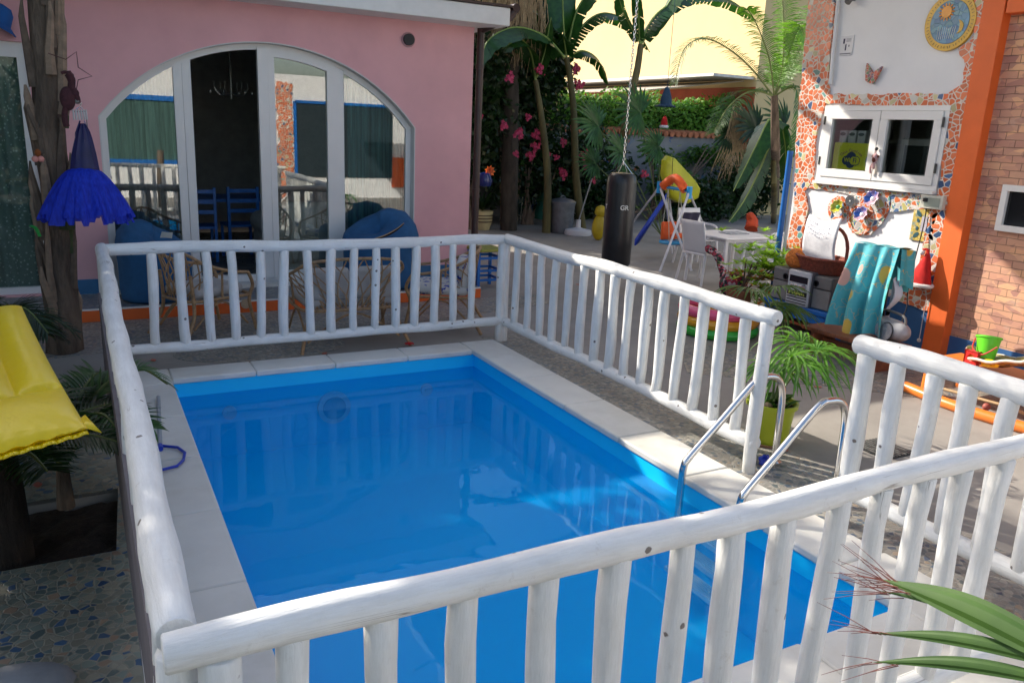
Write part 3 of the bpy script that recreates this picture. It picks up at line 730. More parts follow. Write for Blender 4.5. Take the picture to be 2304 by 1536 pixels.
m.add([(13.9, 18.5, 3.18), (13.9, 30, 3.18), (15.94, 30, 3.5), (15.94, 17, 3.5)], [(0, 1, 2, 3)]); m.build('awning_sheet', mat('pale_awning_cloth', (.45, .40, .34), .8), yb, smooth=0, solid=.03)
gw = thing('garden_wall', 'white garden wall with painted flowers and a row of clay coping tiles', 'wall', (13, 17, 0))
m, nt, b = newmat('painted_garden_wall')
vec = coords(nt)
c = ramp(nt, noise(nt, vec, 1.2, 4), [(.3, (.20, .20, .21)), (.7, (.30, .30, .30))])
vo = nt.nodes.new('ShaderNodeTexVoronoi'); vo.inputs['Scale'].default_value = 6; nt.links.new(vec, vo.inputs['Vector'])
sp_ = nt.nodes.new('ShaderNodeSeparateColor'); nt.links.new(vo.outputs['Color'], sp_.inputs[0])
pc = ramp(nt, sp_.outputs[0], [(0, (.03, .10, .30)), (.4, (.04, .15, .10)), (.6, (.45, .14, .04)), (.75, (.10, .22, .38))], True)
f = ramp(nt, noise(nt, vec, .9, 6, .7), [(.54, (0, 0, 0)), (.57, (1, 1, 1))])
nt.links.new(mix(nt, f, c, pc), b.inputs['Base Color']); b.inputs['Roughness'].default_value = .85
MB().box((14, 17.1, 1.0), (19, .2, 2.02)).build('wall', m, gw)
m = MB()
for i in range(95): m.tube([(4.6+i*.2, 16.88, 2.06), (4.6+i*.2, 17.32, 2.12)], .075, 8)
m.build('clay_coping', mat('clay_tile', (.48, .17, .08), .8, .3), gw)
hm = MB(); hR = random.Random(4)
for i in range(15000):
    x = hR.uniform(8.8, 20); y = hR.choice([17.35, 17.35, hR.uniform(17.35, 18.3)]); z = hR.uniform(2.0, 3.02+.10*math.sin(x*2.1)+.06*math.sin(x*5.3))
    y += hR.gauss(0, .05)
    d = V(hR.uniform(-1, 1), hR.uniform(-1, .3), hR.uniform(-.6, 1)).normalized(); u = d.orthogonal().normalized()*.038; s_ = hR.uniform(.07, .13); p = V(x, y, z)
    hm.add([p, p+d*s_*.5+u, p+d*s_, p+d*s_*.5-u], [(0, 1, 2, 3)])
hg = thing('clipped_hedge', 'long clipped green hedge standing above the garden wall', 'hedge', (14, 17.8, 0))
hm.build('foliage', lm('hedge_leaves', (.08, .20, .03), (.18, .36, .05)), hg, smooth=0)
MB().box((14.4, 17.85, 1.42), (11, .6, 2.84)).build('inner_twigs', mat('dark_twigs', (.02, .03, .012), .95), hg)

# dark garden shrubs
def bush(name, label, cat, blobs, n, size, mt, seed, group=None, trunk=True):
    c = blobs[0][0]; T = thing(name, label, cat, (c[0], c[1], 0), group=group); m = MB()
    for i, (cc_, r) in enumerate(blobs): leafcloud(m, cc_, r, n//len(blobs), size, seed+i)
    m.build('foliage', mt, T, smooth=0)
    if trunk:
        m = MB()
        R = random.Random(seed)
        for cc_, r in blobs:
            for k in range(3): m.tube(spline([(c[0]+R.uniform(-.15, .15), c[1], 0), (c[0]*.5+cc_[0]*.5, c[1]*.5+cc_[1]*.5, cc_[2]*.5), Vector(cc_)+V(R.uniform(-.4, .4)*r[0], R.uniform(-.4, .4)*r[1], r[2]*.4)], 4), [.04, .035, .03, .028, .025, .022, .018, .014, .01], 6)
        m.build('stems', BARK, T)
    return T
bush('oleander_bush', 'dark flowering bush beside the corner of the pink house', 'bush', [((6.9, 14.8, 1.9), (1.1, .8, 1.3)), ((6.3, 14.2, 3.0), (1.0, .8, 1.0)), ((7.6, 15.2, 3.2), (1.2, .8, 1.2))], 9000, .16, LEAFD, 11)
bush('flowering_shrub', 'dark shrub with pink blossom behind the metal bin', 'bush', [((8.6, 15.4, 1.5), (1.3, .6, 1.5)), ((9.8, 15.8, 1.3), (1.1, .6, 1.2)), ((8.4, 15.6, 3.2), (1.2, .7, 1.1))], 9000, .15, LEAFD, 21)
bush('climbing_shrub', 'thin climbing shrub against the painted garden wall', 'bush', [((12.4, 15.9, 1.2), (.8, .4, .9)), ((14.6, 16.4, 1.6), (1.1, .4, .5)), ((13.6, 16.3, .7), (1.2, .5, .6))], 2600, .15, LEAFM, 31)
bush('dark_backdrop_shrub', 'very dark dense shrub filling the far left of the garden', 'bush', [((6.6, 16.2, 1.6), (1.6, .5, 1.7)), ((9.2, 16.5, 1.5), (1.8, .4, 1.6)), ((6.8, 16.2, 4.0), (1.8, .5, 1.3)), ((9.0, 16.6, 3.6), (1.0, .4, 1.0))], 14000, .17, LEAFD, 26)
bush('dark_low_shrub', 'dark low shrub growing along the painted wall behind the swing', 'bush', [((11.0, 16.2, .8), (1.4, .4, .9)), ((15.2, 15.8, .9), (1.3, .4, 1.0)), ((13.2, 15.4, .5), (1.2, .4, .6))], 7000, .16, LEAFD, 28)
bush('added_reflection_bush', 'tall dark leafy bush added behind the viewer to keep the left door reflection dark', 'bush', [((-1.6, -3.4, 1.6), (1.9, .6, 1.8)), ((-4.2, -3.0, 1.5), (1.6, .6, 1.7))], 5000, .25, LEAFD, 36)  # unseen bush put in so the left door glass reflects something dark
pa, pb, pc2 = PY(1160, 70, 15.4), PY(1225, 150, 15.6), PY(1110, 200, 15.4)
bush('tall_dark_shrub', 'tall dark leafy shrub closing the view above the flowering shrubs', 'bush', [(tuple(pa), (1.0, .4, .9)), (tuple(pb), (.55, .4, .9)), (tuple(pc2), (.7, .4, .8))], 8000, .2, LEAFD, 46)
# pink blossom clusters: each cluster a flower thing
PETAL = lm('pink_petals', (.45, .03, .10), (.60, .07, .18), trans=.3)
fl0 = None; fR = random.Random(8)
flp = [(1147, 178, 13.6), (1078, 265, 13.5), (1135, 285, 13.6), (1300, 192, 14.8), (1298, 152, 14.8), (1190, 265, 14.2), (1205, 302, 14.2), (1203, 332, 14.2), (1193, 352, 14.2), (1170, 300, 14), (1232, 350, 14.3), (1250, 355, 14.4), (1268, 318, 14.5), (1312, 352, 14.7), (1268, 390, 14.4), (1262, 385, 14.4), (1335, 408, 14), (1448, 392, 13.5), (1213, 155, 14), (1290, 290, 14.6), (1160, 345, 14), (1325, 370, 14.7), (1385, 405, 13.8)]
for i, (px, py, Y) in enumerate(flp):
    p = PY(px, py, Y)
    if fl0 is None:
        fl0 = thing('blossom_cluster', '', 'flower', tuple(p)); m = MB()
        for k in range(11):
            c = V(fR.gauss(0, .035), fR.gauss(0, .03), fR.gauss(0, .035))
            for j in range(5):
                a = j*1.257+k; m.blade(c, (math.cos(a), -.35, math.sin(a)), .05, .034, (0, -1, 0), .2, 2)
        m.build('petals', PETAL, fl0, world=False, smooth=0); o = fl0
    else: o = copy_tree(fl0); o.location = p; o.rotation_euler = (0, fR.uniform(0, 6), 0); s_ = fR.uniform(.6, 1.25); o.scale = (s_,)*3
    o['label'] = 'cluster of pink blossom hanging in the dark garden shrubs'; o['group'] = 'pink blossom clusters in the shrubs'

# fan palm with a beard of dry leaves beside the house corner
fp = thing('bearded_palm', 'tall palm with a beard of dry hanging fibres beside the house corner', 'palm', (7.75, 14.6, 0))
MB().tube(spline([(7.75, 14.6, 0), (7.7, 14.6, 1.5), (7.62, 14.55, 3), (7.55, 14.5, 4.6)], 6), .17, 12, wob=.08, rnd=random.Random(2)).build('trunk', mat('dark_palm_trunk', (.05, .04, .03), .9, .4, 12, .8, 30, stretch=(1, 1, .3)), fp)
m = MB(); R = random.Random(5)
for i in range(420):
    a = R.uniform(0, 6.28); r = R.uniform(.1, .62); p = V(7.5+r*math.cos(a)*1.2, 14.4+r*math.sin(a)*.6, R.uniform(4.1, 4.9)); L = R.uniform(.5, 1.25)
    m.tube([p, p+V(R.uniform(-.06, .06), 0, -L*.5), p+V(R.uniform(-.12, .12), R.uniform(-.1, .1), -L)], [.008, .006, .003], 3, cap=False)
m.build('dry_fibres', DRY, fp)
m = MB()
for i in range(16):
    a = i*.393; d = V(math.cos(a), math.sin(a), .2); c = V(7.5, 14.4, 4.9)+d*1.0; fanleaf(m, c, d+V(0, 0, -.3), (0, 0, 1), .9, i, 16, 110, .06, .8)
m.build('fan_leaves', LEAFD, fp, smooth=0)

# banana plants
def banana(label, stem, leaves, seed, r=.095):
    b0 = stem[0]; T = thing('banana_plant', label, 'banana plant', (b0[0], b0[1], 0), group='banana plants in the garden')
    sp = spline(stem, 6); N = len(sp)
    MB().tube(sp, [r*(1-.45*i/(N-1)) for i in range(N)], 12, wob=.05, rnd=random.Random(seed)).build('stem', BARKD, T)
    for i, (pts, W_, tr) in enumerate(leaves):
        m, md = MB(), MB(); banana_leaf(m, pts, W_, seed+i, tr, md); lf = m.build('leaf', BANANA, T, smooth=60); md.build('midrib', mat('green_midrib', (.20, .28, .06), .5), lf)
    return T
Y1 = 14.3
def pts(Y, *ps): return [PY(a, b_, Y+(c[0] if c else 0)) for a, b_, *c in ps]
banana('tallest banana plant with arching torn leaf against the yellow house', [(9.35, Y1, 0)]+pts(Y1, (1296, 400), (1290, 240), (1275, 130)),
       [(pts(Y1, (1275, 130), (1268, 60), (1262, -80, .2), (1240, -200, .5)), .36, .1), (pts(Y1, (1278, 125), (1310, 60), (1360, 30), (1420, 55), (1462, 118)), .30, .8),
        (pts(Y1-.3, (1270, 130), (1225, 82), (1160, 62), (1100, 90, -.3), (1078, 150, -.4)), .42, .15), (pts(Y1, (1280, 130), (1310, 115), (1345, 135), (1368, 190)), .26, .4),
        (pts(Y1, (1276, 120), (1300, 20), (1350, -40), (1400, -60)), .34, .3), (pts(Y1+.4, (1270, 130), (1200, 20), (1120, -20), (1090, 20)), .36, .2)], 41)
banana('slim banana plant with ragged brown stem left of the tallest one', [(8.35, Y1-.2, 0)]+pts(Y1-.2, (1232, 400), (1222, 290), (1205, 180)),
       [(pts(Y1-.2, (1205, 180), (1195, 120), (1170, 90, -.2), (1130, 110, -.4)), .26, .2), (pts(Y1-.2, (1207, 175), (1225, 120), (1240, 40)), .24, .1)], 51, .09)
banana('banana plant behind the chain with its leaf lit from behind', [tuple(G(1385, 470)*1)]+pts(13, (1400, 330), (1420, 220), (1435, 150), (1442, 100)),
       [(pts(13, (1440, 100), (1437, 30), (1428, -60)), .2, .2), (pts(13, (1442, 95), (1480, 30), (1560, -12), (1640, 0), (1705, 50)), .32, .85), (pts(13, (1442, 100), (1500, 15), (1530, -40), (1540, -90)), .28, .2),
        (pts(13, (1440, 95), (1410, 40), (1395, 0), (1380, -80)), .2, .3)], 61, .095)
banana('dark drooping banana plant behind the white garden table', [tuple(G(1740, 500, 0))[:2]+(0,)]+pts(11.0, (1742, 440), (1740, 360), (1738, 300)),
       [(pts(11, (1738, 300), (1730, 270), (1700, 330, -.2), (1650, 430, -.3)), .30, .2), (pts(11, (1740, 300), (1755, 270), (1768, 340), (1765, 430)), .25, .3), (pts(11, (1738, 310), (1710, 380), (1675, 450), (1640, 500)), .28, .2)], 71, .07)
# feather palms
ap = thing('feather_palm', 'feathery palm with arching fronds in front of the yellow house', 'palm', tuple(G(1745, 470, 0)))
A0 = PY(1742, 215, 10.2)
MB().tube([G(1745, 470, 0), PY(1745, 330, 10.2), A0], [.09, .08, .06], 10, wob=.06, rnd=random.Random(1)).build('trunk', BARK, ap)
Y2 = 10.2
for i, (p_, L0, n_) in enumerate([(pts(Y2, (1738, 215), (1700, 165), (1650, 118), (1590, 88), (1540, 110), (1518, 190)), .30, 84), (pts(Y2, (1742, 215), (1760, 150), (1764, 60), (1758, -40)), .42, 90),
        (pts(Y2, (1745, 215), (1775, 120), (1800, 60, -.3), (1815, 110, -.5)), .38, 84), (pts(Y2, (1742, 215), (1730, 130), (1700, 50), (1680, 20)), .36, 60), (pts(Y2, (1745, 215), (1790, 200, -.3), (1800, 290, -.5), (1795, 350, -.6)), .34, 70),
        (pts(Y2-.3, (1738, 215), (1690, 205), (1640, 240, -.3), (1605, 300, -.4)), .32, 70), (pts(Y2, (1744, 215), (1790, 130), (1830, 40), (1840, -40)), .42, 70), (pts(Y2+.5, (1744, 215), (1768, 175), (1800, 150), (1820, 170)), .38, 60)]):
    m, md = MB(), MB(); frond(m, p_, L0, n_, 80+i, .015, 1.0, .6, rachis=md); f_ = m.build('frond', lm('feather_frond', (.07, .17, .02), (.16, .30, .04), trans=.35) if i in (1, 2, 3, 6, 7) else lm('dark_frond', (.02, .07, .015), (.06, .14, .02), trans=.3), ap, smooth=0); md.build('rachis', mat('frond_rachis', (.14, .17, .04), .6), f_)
# low fan palms in the garden
def fanpalm(label, base, leaves, mt, seed, trunkr=.05, name='fan_palm'):
    T = thing(name, label, 'palm', tuple(base)); m = MB(); st = MB()
    for i, (c, L, nrm) in enumerate(leaves):
        c = Vector(c); ax = (c-Vector(base)); ax.z = 0; ax = ax.normalized()+V(0, 0, .3) if ax.length > .1 else V(0, -1, .5)
        fanleaf(m, c, ax, nrm, L, seed+i, 20, 115, .05*L/.5, .5)
        st.tube(spline([Vector(base)+V(0, 0, .1), (Vector(base)*.4+c*.6)+V(0, 0, .08), c], 4), .010, 6)
    m.build('fan_leaves', mt, T, smooth=0); st.build('leaf_stalks', mat('green_stalks', (.12, .17, .05), .6), T); return T
fb = G(1390, 520, 0); Yf = 12.6
fanpalm('dark fan palm behind the hanging punch bag', V(fb.x, Yf, 0), [(PY(1345, 285, Yf-.3), .65, (0, -.9, .4)), (PY(1440, 255, Yf), .7, (0, -.9, .3)), (PY(1400, 345, Yf-.4), .6, (.1, -.9, .5)), (PY(1480, 330, Yf), .6, (.2, -.8, .4)), (PY(1340, 370, Yf), .5, (-.2, -.8, .5))], PALM, 90)
fb = G(1685, 480, 0)
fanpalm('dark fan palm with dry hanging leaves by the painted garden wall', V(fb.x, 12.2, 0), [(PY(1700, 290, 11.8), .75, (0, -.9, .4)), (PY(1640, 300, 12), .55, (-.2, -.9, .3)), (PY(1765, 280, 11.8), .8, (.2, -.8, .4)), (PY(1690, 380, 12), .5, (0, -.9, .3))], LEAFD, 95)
m = MB(); R = random.Random(6)
for i in range(70):
    p = PY(1662+R.uniform(-14, 14), 245+R.uniform(-6, 20), 12.0); m.tube([p, p+V(R.uniform(-.15, .15), -.05, -.45), p+V(R.uniform(-.45, .35), -.05, -R.uniform(.7, 1.3))], [.012, .008, .003], 3, cap=False)
tag(m.build('dry_palm_leaves', DRY, None), 'bunch of dry drooping palm leaves in front of the hedge', 'dry leaves')
# trees above and left of the view: crowns that shade the garden and dapple the left rail; left crown extended to keep sun off the pool
def tree(label, base, h, blobs, n, size, seed, mt=LEAFM):
    T = thing('garden_tree', label, 'tree', tuple(base)); R = random.Random(seed); m = MB()
    bb = Vector(base); top = bb+V(0, 0, h)
    m.tube(spline([bb, bb+V(.1, .05, h*.5), top], 5), [.2-.012*i for i in range(11)], 10, wob=.05, rnd=R)
    for c, r in blobs: m.tube(spline([top-V(0, 0, h*.25), (top+Vector(c))/2+V(0, 0, .3), Vector(c)], 4), [.09-.008*i for i in range(9)], 7)
    m.build('trunk', BARK, T); m = MB()
    for i, (c, r) in enumerate(blobs): leafcloud(m, c, r, n//len(blobs), size, seed+i)
    m.build('crown', mt, T, smooth=0)
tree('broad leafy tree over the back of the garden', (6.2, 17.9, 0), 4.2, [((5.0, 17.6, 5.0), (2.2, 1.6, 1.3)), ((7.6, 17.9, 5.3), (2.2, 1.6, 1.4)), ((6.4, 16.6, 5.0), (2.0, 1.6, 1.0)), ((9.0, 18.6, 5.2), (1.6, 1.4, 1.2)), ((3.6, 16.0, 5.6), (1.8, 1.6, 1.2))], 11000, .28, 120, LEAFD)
tree('leafy tree standing past the left end of the pink house', (-3.6, 7.4, 0), 3.0, [((-3.4, 8.6, 4.2), (1.5, 1.3, 1.2)), ((-2.6, 7.8, 4.6), (1.4, 1.1, .9)), ((-4.6, 7.6, 3.6), (1.5, 1.3, 1.5)), ((-3.3, 6.4, 3.5), (1.3, 1.2, 1.1)), ((-4.3, 6.0, 2.4), (1.3, 1.4, 1.5)), ((-1.65, 9.4, 4.35), (1.2, 1.0, .75)), ((-1.65, 8.5, 3.85), (.85, .7, .6)), ((-2.6, 9.3, 4.2), (.9, .9, .8))], 18000, .2, 140)
tree('low leafy tree beside the left edge of the paving', (-3.4, 4.4, 0), 1.8, [((-3.3, 4.6, 2.6), (1.1, 1.1, 1.0)), ((-2.9, 5.4, 2.2), (.9, .9, 1.0)), ((-3.6, 3.6, 1.8), (1.1, 1.1, 1.2))], 8000, .18, 160)

# ============================================================ OBJECTS
# ------------------------------------------------------------ pool ladder
ld = thing('pool_ladder', 'polished steel pool ladder with two arched handrails', 'ladder', (3.1, 3.1, 0))
for y in (3.38, 2.90):
    m = MB().tube(spline([(3.78, y, .0), (3.78, y, .30), (3.77, y, .49), (3.72, y, .585), (3.62, y, .61), (3.52, y, .58), (3.28, y, .36), (3.07, y, .17), (3.035, y, .11), (3.03, y, .02), (3.03, y, -.30), (3.03, y, -.56), (3.04, y, -.60), (3.09, y, -.615)], 7), .022, 14)
    m.build('handrail', STEEL, ld)
    MB().lathe([(.045, .026), (.045, .034), (.03, .045), (.023, .05)], (3.78, y, 0), 20).build('floor_flange', STEEL, ld)
for z in (-.20, -.36, -.52):
    m = MB().box((3.0, 3.14, z), (.11, .44, .025)); 
    for k in range(5): m.box((2.966+k*.016, 3.14, z+.015), (.006, .42, .006))
    m.build('tread', mat('white_ribbed_tread', (.55, .62, .66), .4, .03), ld)
# ------------------------------------------------------------ skimmer net
T = thing('pool_net', 'blue framed skimmer net with grey handle stub on the left pool edge', 'pool net', tuple(G(358, 1005, .03)))
n0, n1 = G(356, 893, .05), G(360, 1002, .045)
MB().tube([n0, n1], .014, 10).build('handle', mat('grey_alu', (.35, .38, .42), .35, metal=.4), T)
bl = mat('royal_blue_plastic', (.01, .04, .42), .35)
npx = [(340, 1018), (360, 1002), (400, 1006), (416, 1018), (412, 1035), (398, 1048), (350, 1060), (300, 1066), (285, 1040), (300, 1022), (340, 1018)]
MB().tube([G(a, b_, .045) for a, b_ in npx], .009, 8).tube([n1, G(360, 1010, .045)], .018, 8).build('hoop', bl, T)
m = MB(); m.add([G(a, b_, .036) for a, b_ in npx[:-1]], [tuple(range(10))]); nm, nt, b = newmat('fine_net')
b.inputs['Base Color'].default_value = (.75, .78, .8, 1); b.inputs['Alpha'].default_value = .18
m.build('netting', nm, T, smooth=0)

# ------------------------------------------------------------ left palm trunk with hanging things
TB = G(145, 790, 0); TT = PY(98, 0, TB.y); TT2 = TB+(TT-TB)*1.35
tp = thing('palm_tree', 'rough brown palm trunk rising in front of the pink house', 'palm tree', tuple(TB))
R = random.Random(17)
m = MB().tube([TB.lerp(TT2, i/16)+V(R.uniform(-.015, .015), 0, 0) for i in range(17)], [.118-.001*i if i > 1 else .14 for i in range(17)], 16, wob=.09, rnd=R)
m.build('trunk', mat('shaggy_bark', (.12, .085, .06), .95, .7, 9, 1, 22, stretch=(1, 1, .22), dist=.05), tp)
for i in range(34):
    s_ = .04+.9*i/34; a = R.uniform(-2.6, .6)-.6; c = TB.lerp(TT2, s_); d = V(math.cos(a), math.sin(a), 0); L = R.uniform(.25, .75)
    p0 = c+d*.10; tw = V(-d.y, d.x, 0)*R.uniform(-.06, .06)
    k = R.uniform(.02, .045)
    MB().tube([p0, p0+V(0, 0, L*.35)+d*.02, p0+V(0, 0, L*.8)+d*.05+tw, p0+V(0, 0, L)+d*R.uniform(.02, .06)+tw], [k*1.3, k, k*.7, k*.25], 6).build('frond_stub', [mat('pale_stub', (.24, .165, .11), .8, .3, 14, .5), mat('dark_stub', (.12, .085, .06), .9, .3, 14, .5), mat('mossy_stub', (.06, .075, .03), .9, .3)][R.choice([0, 0, 1, 1, 2])], tp)
m, md = MB(), MB()
for i in range(14):
    a = i*.449; d = V(math.cos(a), math.sin(a), 0); e = .5 if i % 2 else .25
    frond(m, [TT2, TT2+d*.5+V(0, 0, .45+e*.4), TT2+d*1.2+V(0, 0, .55+e*.3), TT2+d*1.9+V(0, 0, .1)], .42, 46, 200+i, .026, .8, .3, rachis=md)
m.build('crown_fronds', PALM, tp, smooth=0); md.build('crown_stalks', mat('frond_rachis', (.14, .17, .04)), tp)
DY = TB.y-.30
def PD(px, py, dy=0): return PY(px, py, DY+dy)
T = thing('tutu_dress', 'bright blue tutu dress with dark bodice hanging from the palm trunk', 'dress', tuple(PD(185, 500)))
ax = PD(188, 380)
bod = [(180, 275), (172, 300), (168, 345), (162, 385), (150, 425), (232, 425), (218, 380), (208, 340), (203, 320), (190, 280), (184, 272)]
def front(pxs, th, name, mt, par, cy=0, seed=0):
    """draped cloth with real thickness and rounded section from an outline"""
    return MB().plate([[(PD(a, b_).x, PD(a, b_).z) for a, b_ in pxs]], lambda u, v, d: V(u, DY+cy+d, v), -th/2, th/2).build(name, mt, par, smooth=60, bevel=th*.3)
ub = mat('dark_blue_satin', (.004, .004, .07), .5, .3, 8, .2, 60)
xc_ = lambda t_: ax.x+.0
m = MB()
secs = [(278, 186, 7), (300, 188, 17), (345, 189, 28), (385, 191, 34), (405, 193, 38), (420, 193, 40)]
def bodf(u, v):
    k = v*(len(secs)-1); i = min(int(k), len(secs)-2); f_ = k-i
    y_, x_, hw = [secs[i][j]*(1-f_)+secs[i+1][j]*f_ for j in range(3)]
    a = u*2*PI; c = PD(x_, y_); hw_ = (PD(x_+hw, y_)-c).x
    return c+V(math.cos(a)*hw_, math.sin(a)*hw_*.45+.004*math.sin(a*9), 0)
m.grid(bodf, 28, 12); m.build('bodice', ub, T)
MB().tube([PD(180, 272), PD(170, 300), PD(171, 330)], .006, 5).build('strap', ub, T); MB().tube([PD(190, 272), PD(205, 325), PD(213, 375), PD(212, 385)], .005, 5).build('ribbon', mat('mauve_ribbon', (.30, .25, .38), .6), T)
tul, nt, b = newmat('blue_tulle')
vec = coords(nt)
nt.links.new(ramp(nt, noise(nt, coords(nt, (1, 1, .15)), 60, 3), [(.3, (.004, .02, .40)), (.7, (.015, .07, .85))]), b.inputs['Base Color']); b.inputs['Roughness'].default_value = .6
b.inputs['Emission Strength'].default_value = 0
tr = nt.nodes.new('ShaderNodeBsdfTranslucent'); tr.inputs[0].default_value = (.01, .04, .7, 1); mx = nt.nodes.new('ShaderNodeMixShader'); mx.inputs[0].default_value = .35
tp_ = nt.nodes.new('ShaderNodeBsdfTransparent'); mx2 = nt.nodes.new('ShaderNodeMixShader'); mx2.inputs[0].default_value = .16
nt.links.new(b.outputs[0], mx.inputs[1]); nt.links.new(tr.outputs[0], mx.inputs[2]); nt.links.new(mx.outputs[0], mx2.inputs[1]); nt.links.new(tp_.outputs[0], mx2.inputs[2]); nt.links.new(mx2.outputs[0], nt.nodes['Material Output'].inputs[0])
for layer in range(3):
    R = random.Random(layer); c0_ = PD(188, 376+layer*5); c1_ = PD(188, 484); rr = (PD(288, 480)-c1_).x
    ph = [R.uniform(0, 6) for _ in range(4)]; hem = [R.uniform(-.04, .05) for _ in range(40)]
    def skf(u, v):
        a = u*2*PI; k = v**.55; f_ = 1+.07*v*math.sin(a*9+ph[0])+.05*v*math.sin(a*17+ph[1])+.03*v*math.sin(a*31+ph[2])
        r_ = (.06+(rr-.06)*k)*(1-.05*layer)*f_; h = c0_.z+(c1_.z-c0_.z)*v - v*v*(hem[int(u*39.9) % 40]+.02)
        return V(c0_.x+r_*math.cos(a), c0_.y+r_*.62*math.sin(a), h)
    MB().grid(skf, 160, 12).build('tulle_layer', tul, T)
T = thing('peg_hanger', 'small hanger of metal pegs above the blue dress', 'hanger', tuple(PD(180, 245)))
m = MB().tube([PD(183, 232), PD(180, 240), PD(163, 252), PD(193, 252), PD(180, 240)], .004, 5); m.build('wire', STEEL, T)
for i, px in enumerate((164, 170, 176, 182, 188, 193)):
    MB().tube([PD(px, 247), PD(px+3, 270)], .007, 6).build('peg', mat('pale_peg', (.50, .46, .44), .4), T)
MB().tube([PD(193, 252), PD(198, 300)], .004, 5).build('hanging_cord', mat('grey_cord', (.2, .18, .16)), T)
T = thing('cloth_ornament', 'dark red stuffed ornament curling over the palm trunk', 'ornament', tuple(PD(155, 200)))
MB().tube(spline([PD(137, 165), PD(150, 163), PD(160, 178), PD(162, 198), PD(172, 215), PD(176, 232)], 5), [.012]*6+[.03]*6+[.028]*8+[.02]*6, 10, wob=.1, rnd=random.Random(3)).build('long_arm', mat('dark_red_wool', (.06, .018, .022), .95, .3, 30, .6), T)
MB().ell(PD(152, 222), (.055, .04, .09)).build('body', MC['dark_red_wool'], T); MB().tube(spline([PD(150, 235), PD(145, 262), PD(150, 285)], 4), .022, 8).build('leg', MC['dark_red_wool'], T)
MB().ell(PD(174, 228), (.022, .02, .022)).build('grey_tip', mat('grey_felt', (.2, .2, .18)), T)
st = [(108, 120), (148, 134), (172, 117), (176, 152), (207, 172), (176, 180), (172, 200)]
tag(MB().tube([PD(*p, .1) for p in st], .004, 5).build('wire_star', mat('rusty_wire', (.10, .035, .03), .7), None), 'thin red wire star outline leaning off the palm trunk', 'star')
T = thing('bobble_hairband', 'two pink balls with orange tuft pinned left on the palm trunk', 'bobbles', tuple(PD(85, 358)))
for px in (79, 92): MB().ell(PD(px, 358), (.024, .022, .024)).build('pink_ball', mat('pink_foam', (.62, .25, .20), .7), T)
MB().ell(PD(85, 344), (.022, .015, .03)).build('orange_tuft', mat('rust_wool', (.22, .06, .01), .9), T)
T = thing('green_ring', 'bright green plastic rings hooked low on the palm trunk', 'ring', tuple(PD(80, 520)))
for k in range(3): MB().tube(spline([PD(66+k*3, 508), PD(77+k*3, 513), PD(88+k*2, 532)], 5), .006, 6).build('ring_strand', mat('green_plastic', (.02, .30, .05), .4), T)
T = thing('blue_hat', 'blue cloth hat hanging at the upper left above the door', 'hat', tuple(PY(0, 40, HY-.1)))
c = PY(-12, 50, HY-.1); MB().lathe([(.19, -.02), (.20, -.03), (.13, .02), (.11, .12), (.07, .17), (.001, .18)], c, 24, M=Matrix.Rotation(.5, 3, 'Y')).build('brim_and_crown', mat('blue_felt', (.01, .09, .32), .9), T)
MB().tube([c+V(0, 0, .16), c+V(0, .1, .3)], .006, 5).build('hook', STEEL, T)

# ------------------------------------------------------------ yellow inflatable mattress
YEL, nt, b = newmat('yellow_vinyl')
nt.links.new(ramp(nt, noise(nt, coords(nt), 3), [(.3, (.84, .56, .0)), (.7, (.90, .62, .0))]), b.inputs['Base Color']); b.inputs['Roughness'].default_value = .33
b.inputs['Subsurface Weight'].default_value = .0
bump(nt, noise(nt, coords(nt), 12, 3), b, .25, .02)
T = thing('inflatable_mattress', 'bright yellow inflatable pool mattress resting over plants at the left edge', 'pool mattress', tuple(G(60, 900, .75)))
A = G(196, 962, .88); Bc = G(48, 688, 1.0); wv = (G(-330, 1110, .80)-A)
nup = V(0, 0, 1)
def matt(u, v):      # u along the right edge (A->B), v across to the left
    side = 1 if v <= 1 else -1
    p = A.lerp(Bc, u)+wv*0
    return p
def mat_s(sg):
    def f(u, v):
        e = (math.sin(PI*min(1, max(0, u)))**.45)*(math.sin(PI*min(1, max(0, v)))**.45)
        pil = u < .30
        if pil: h = .10*math.sin(PI*u/.30)**.6*(math.sin(PI*v)**.4)
        else: h = .075*(abs(math.sin(PI*(v*4)))**.55)*(math.sin(PI*(u-.30)/.70)**.25)
        if sg < 0: h = -h*.7
        sag = -.03*math.sin(PI*u)
        rip = .004*math.sin(v*60)*max(0, 1-u*22)+.004*math.sin(v*90)*max(0, (.03-abs(u-.30))*30)
        inset = -.05*math.sin(PI*u)
        return A.lerp(Bc, u)+wv*v+ (Bc-A).cross(wv).normalized()*(-1)*(h)+V(0, 0, sag+rip)
    return f
nrm = (Bc-A).cross(wv).normalized()
flip = 1 if nrm.z < 0 else -1
m = MB()
def fsurf(sg):
    g_ = mat_s(sg)
    def f(u, v):
        p = g_(u, v); return p
    return f
m.grid(fsurf(flip), 90, 90); m.grid(fsurf(-flip), 90, 90)
m.build('air_chambers', YEL, T, smooth=75)
fm = MB()
for i in range(40):
    v0, v1 = i/40, (i+1)/40
    def q_(v, o): return A+wv*v+(A-Bc).normalized()*o+V(0, 0, .003*math.sin(v*75)-.01)
    fm.add([q_(v0, -.01), q_(v1, -.01), q_(v1, .03), q_(v0, .03)], [(0, 1, 2, 3)])
fm.build('welded_hem', YEL, T, solid=.003)
MB().add([A+V(0, 0, 0), A+(A-Bc).normalized()*.07-wv.normalized()*.035, A+(Bc-A).normalized()*.12-wv.normalized()*.015, A+wv.normalized()*.1], [(0, 1, 2, 3)]).build('corner_flap', YEL, T, solid=.004)

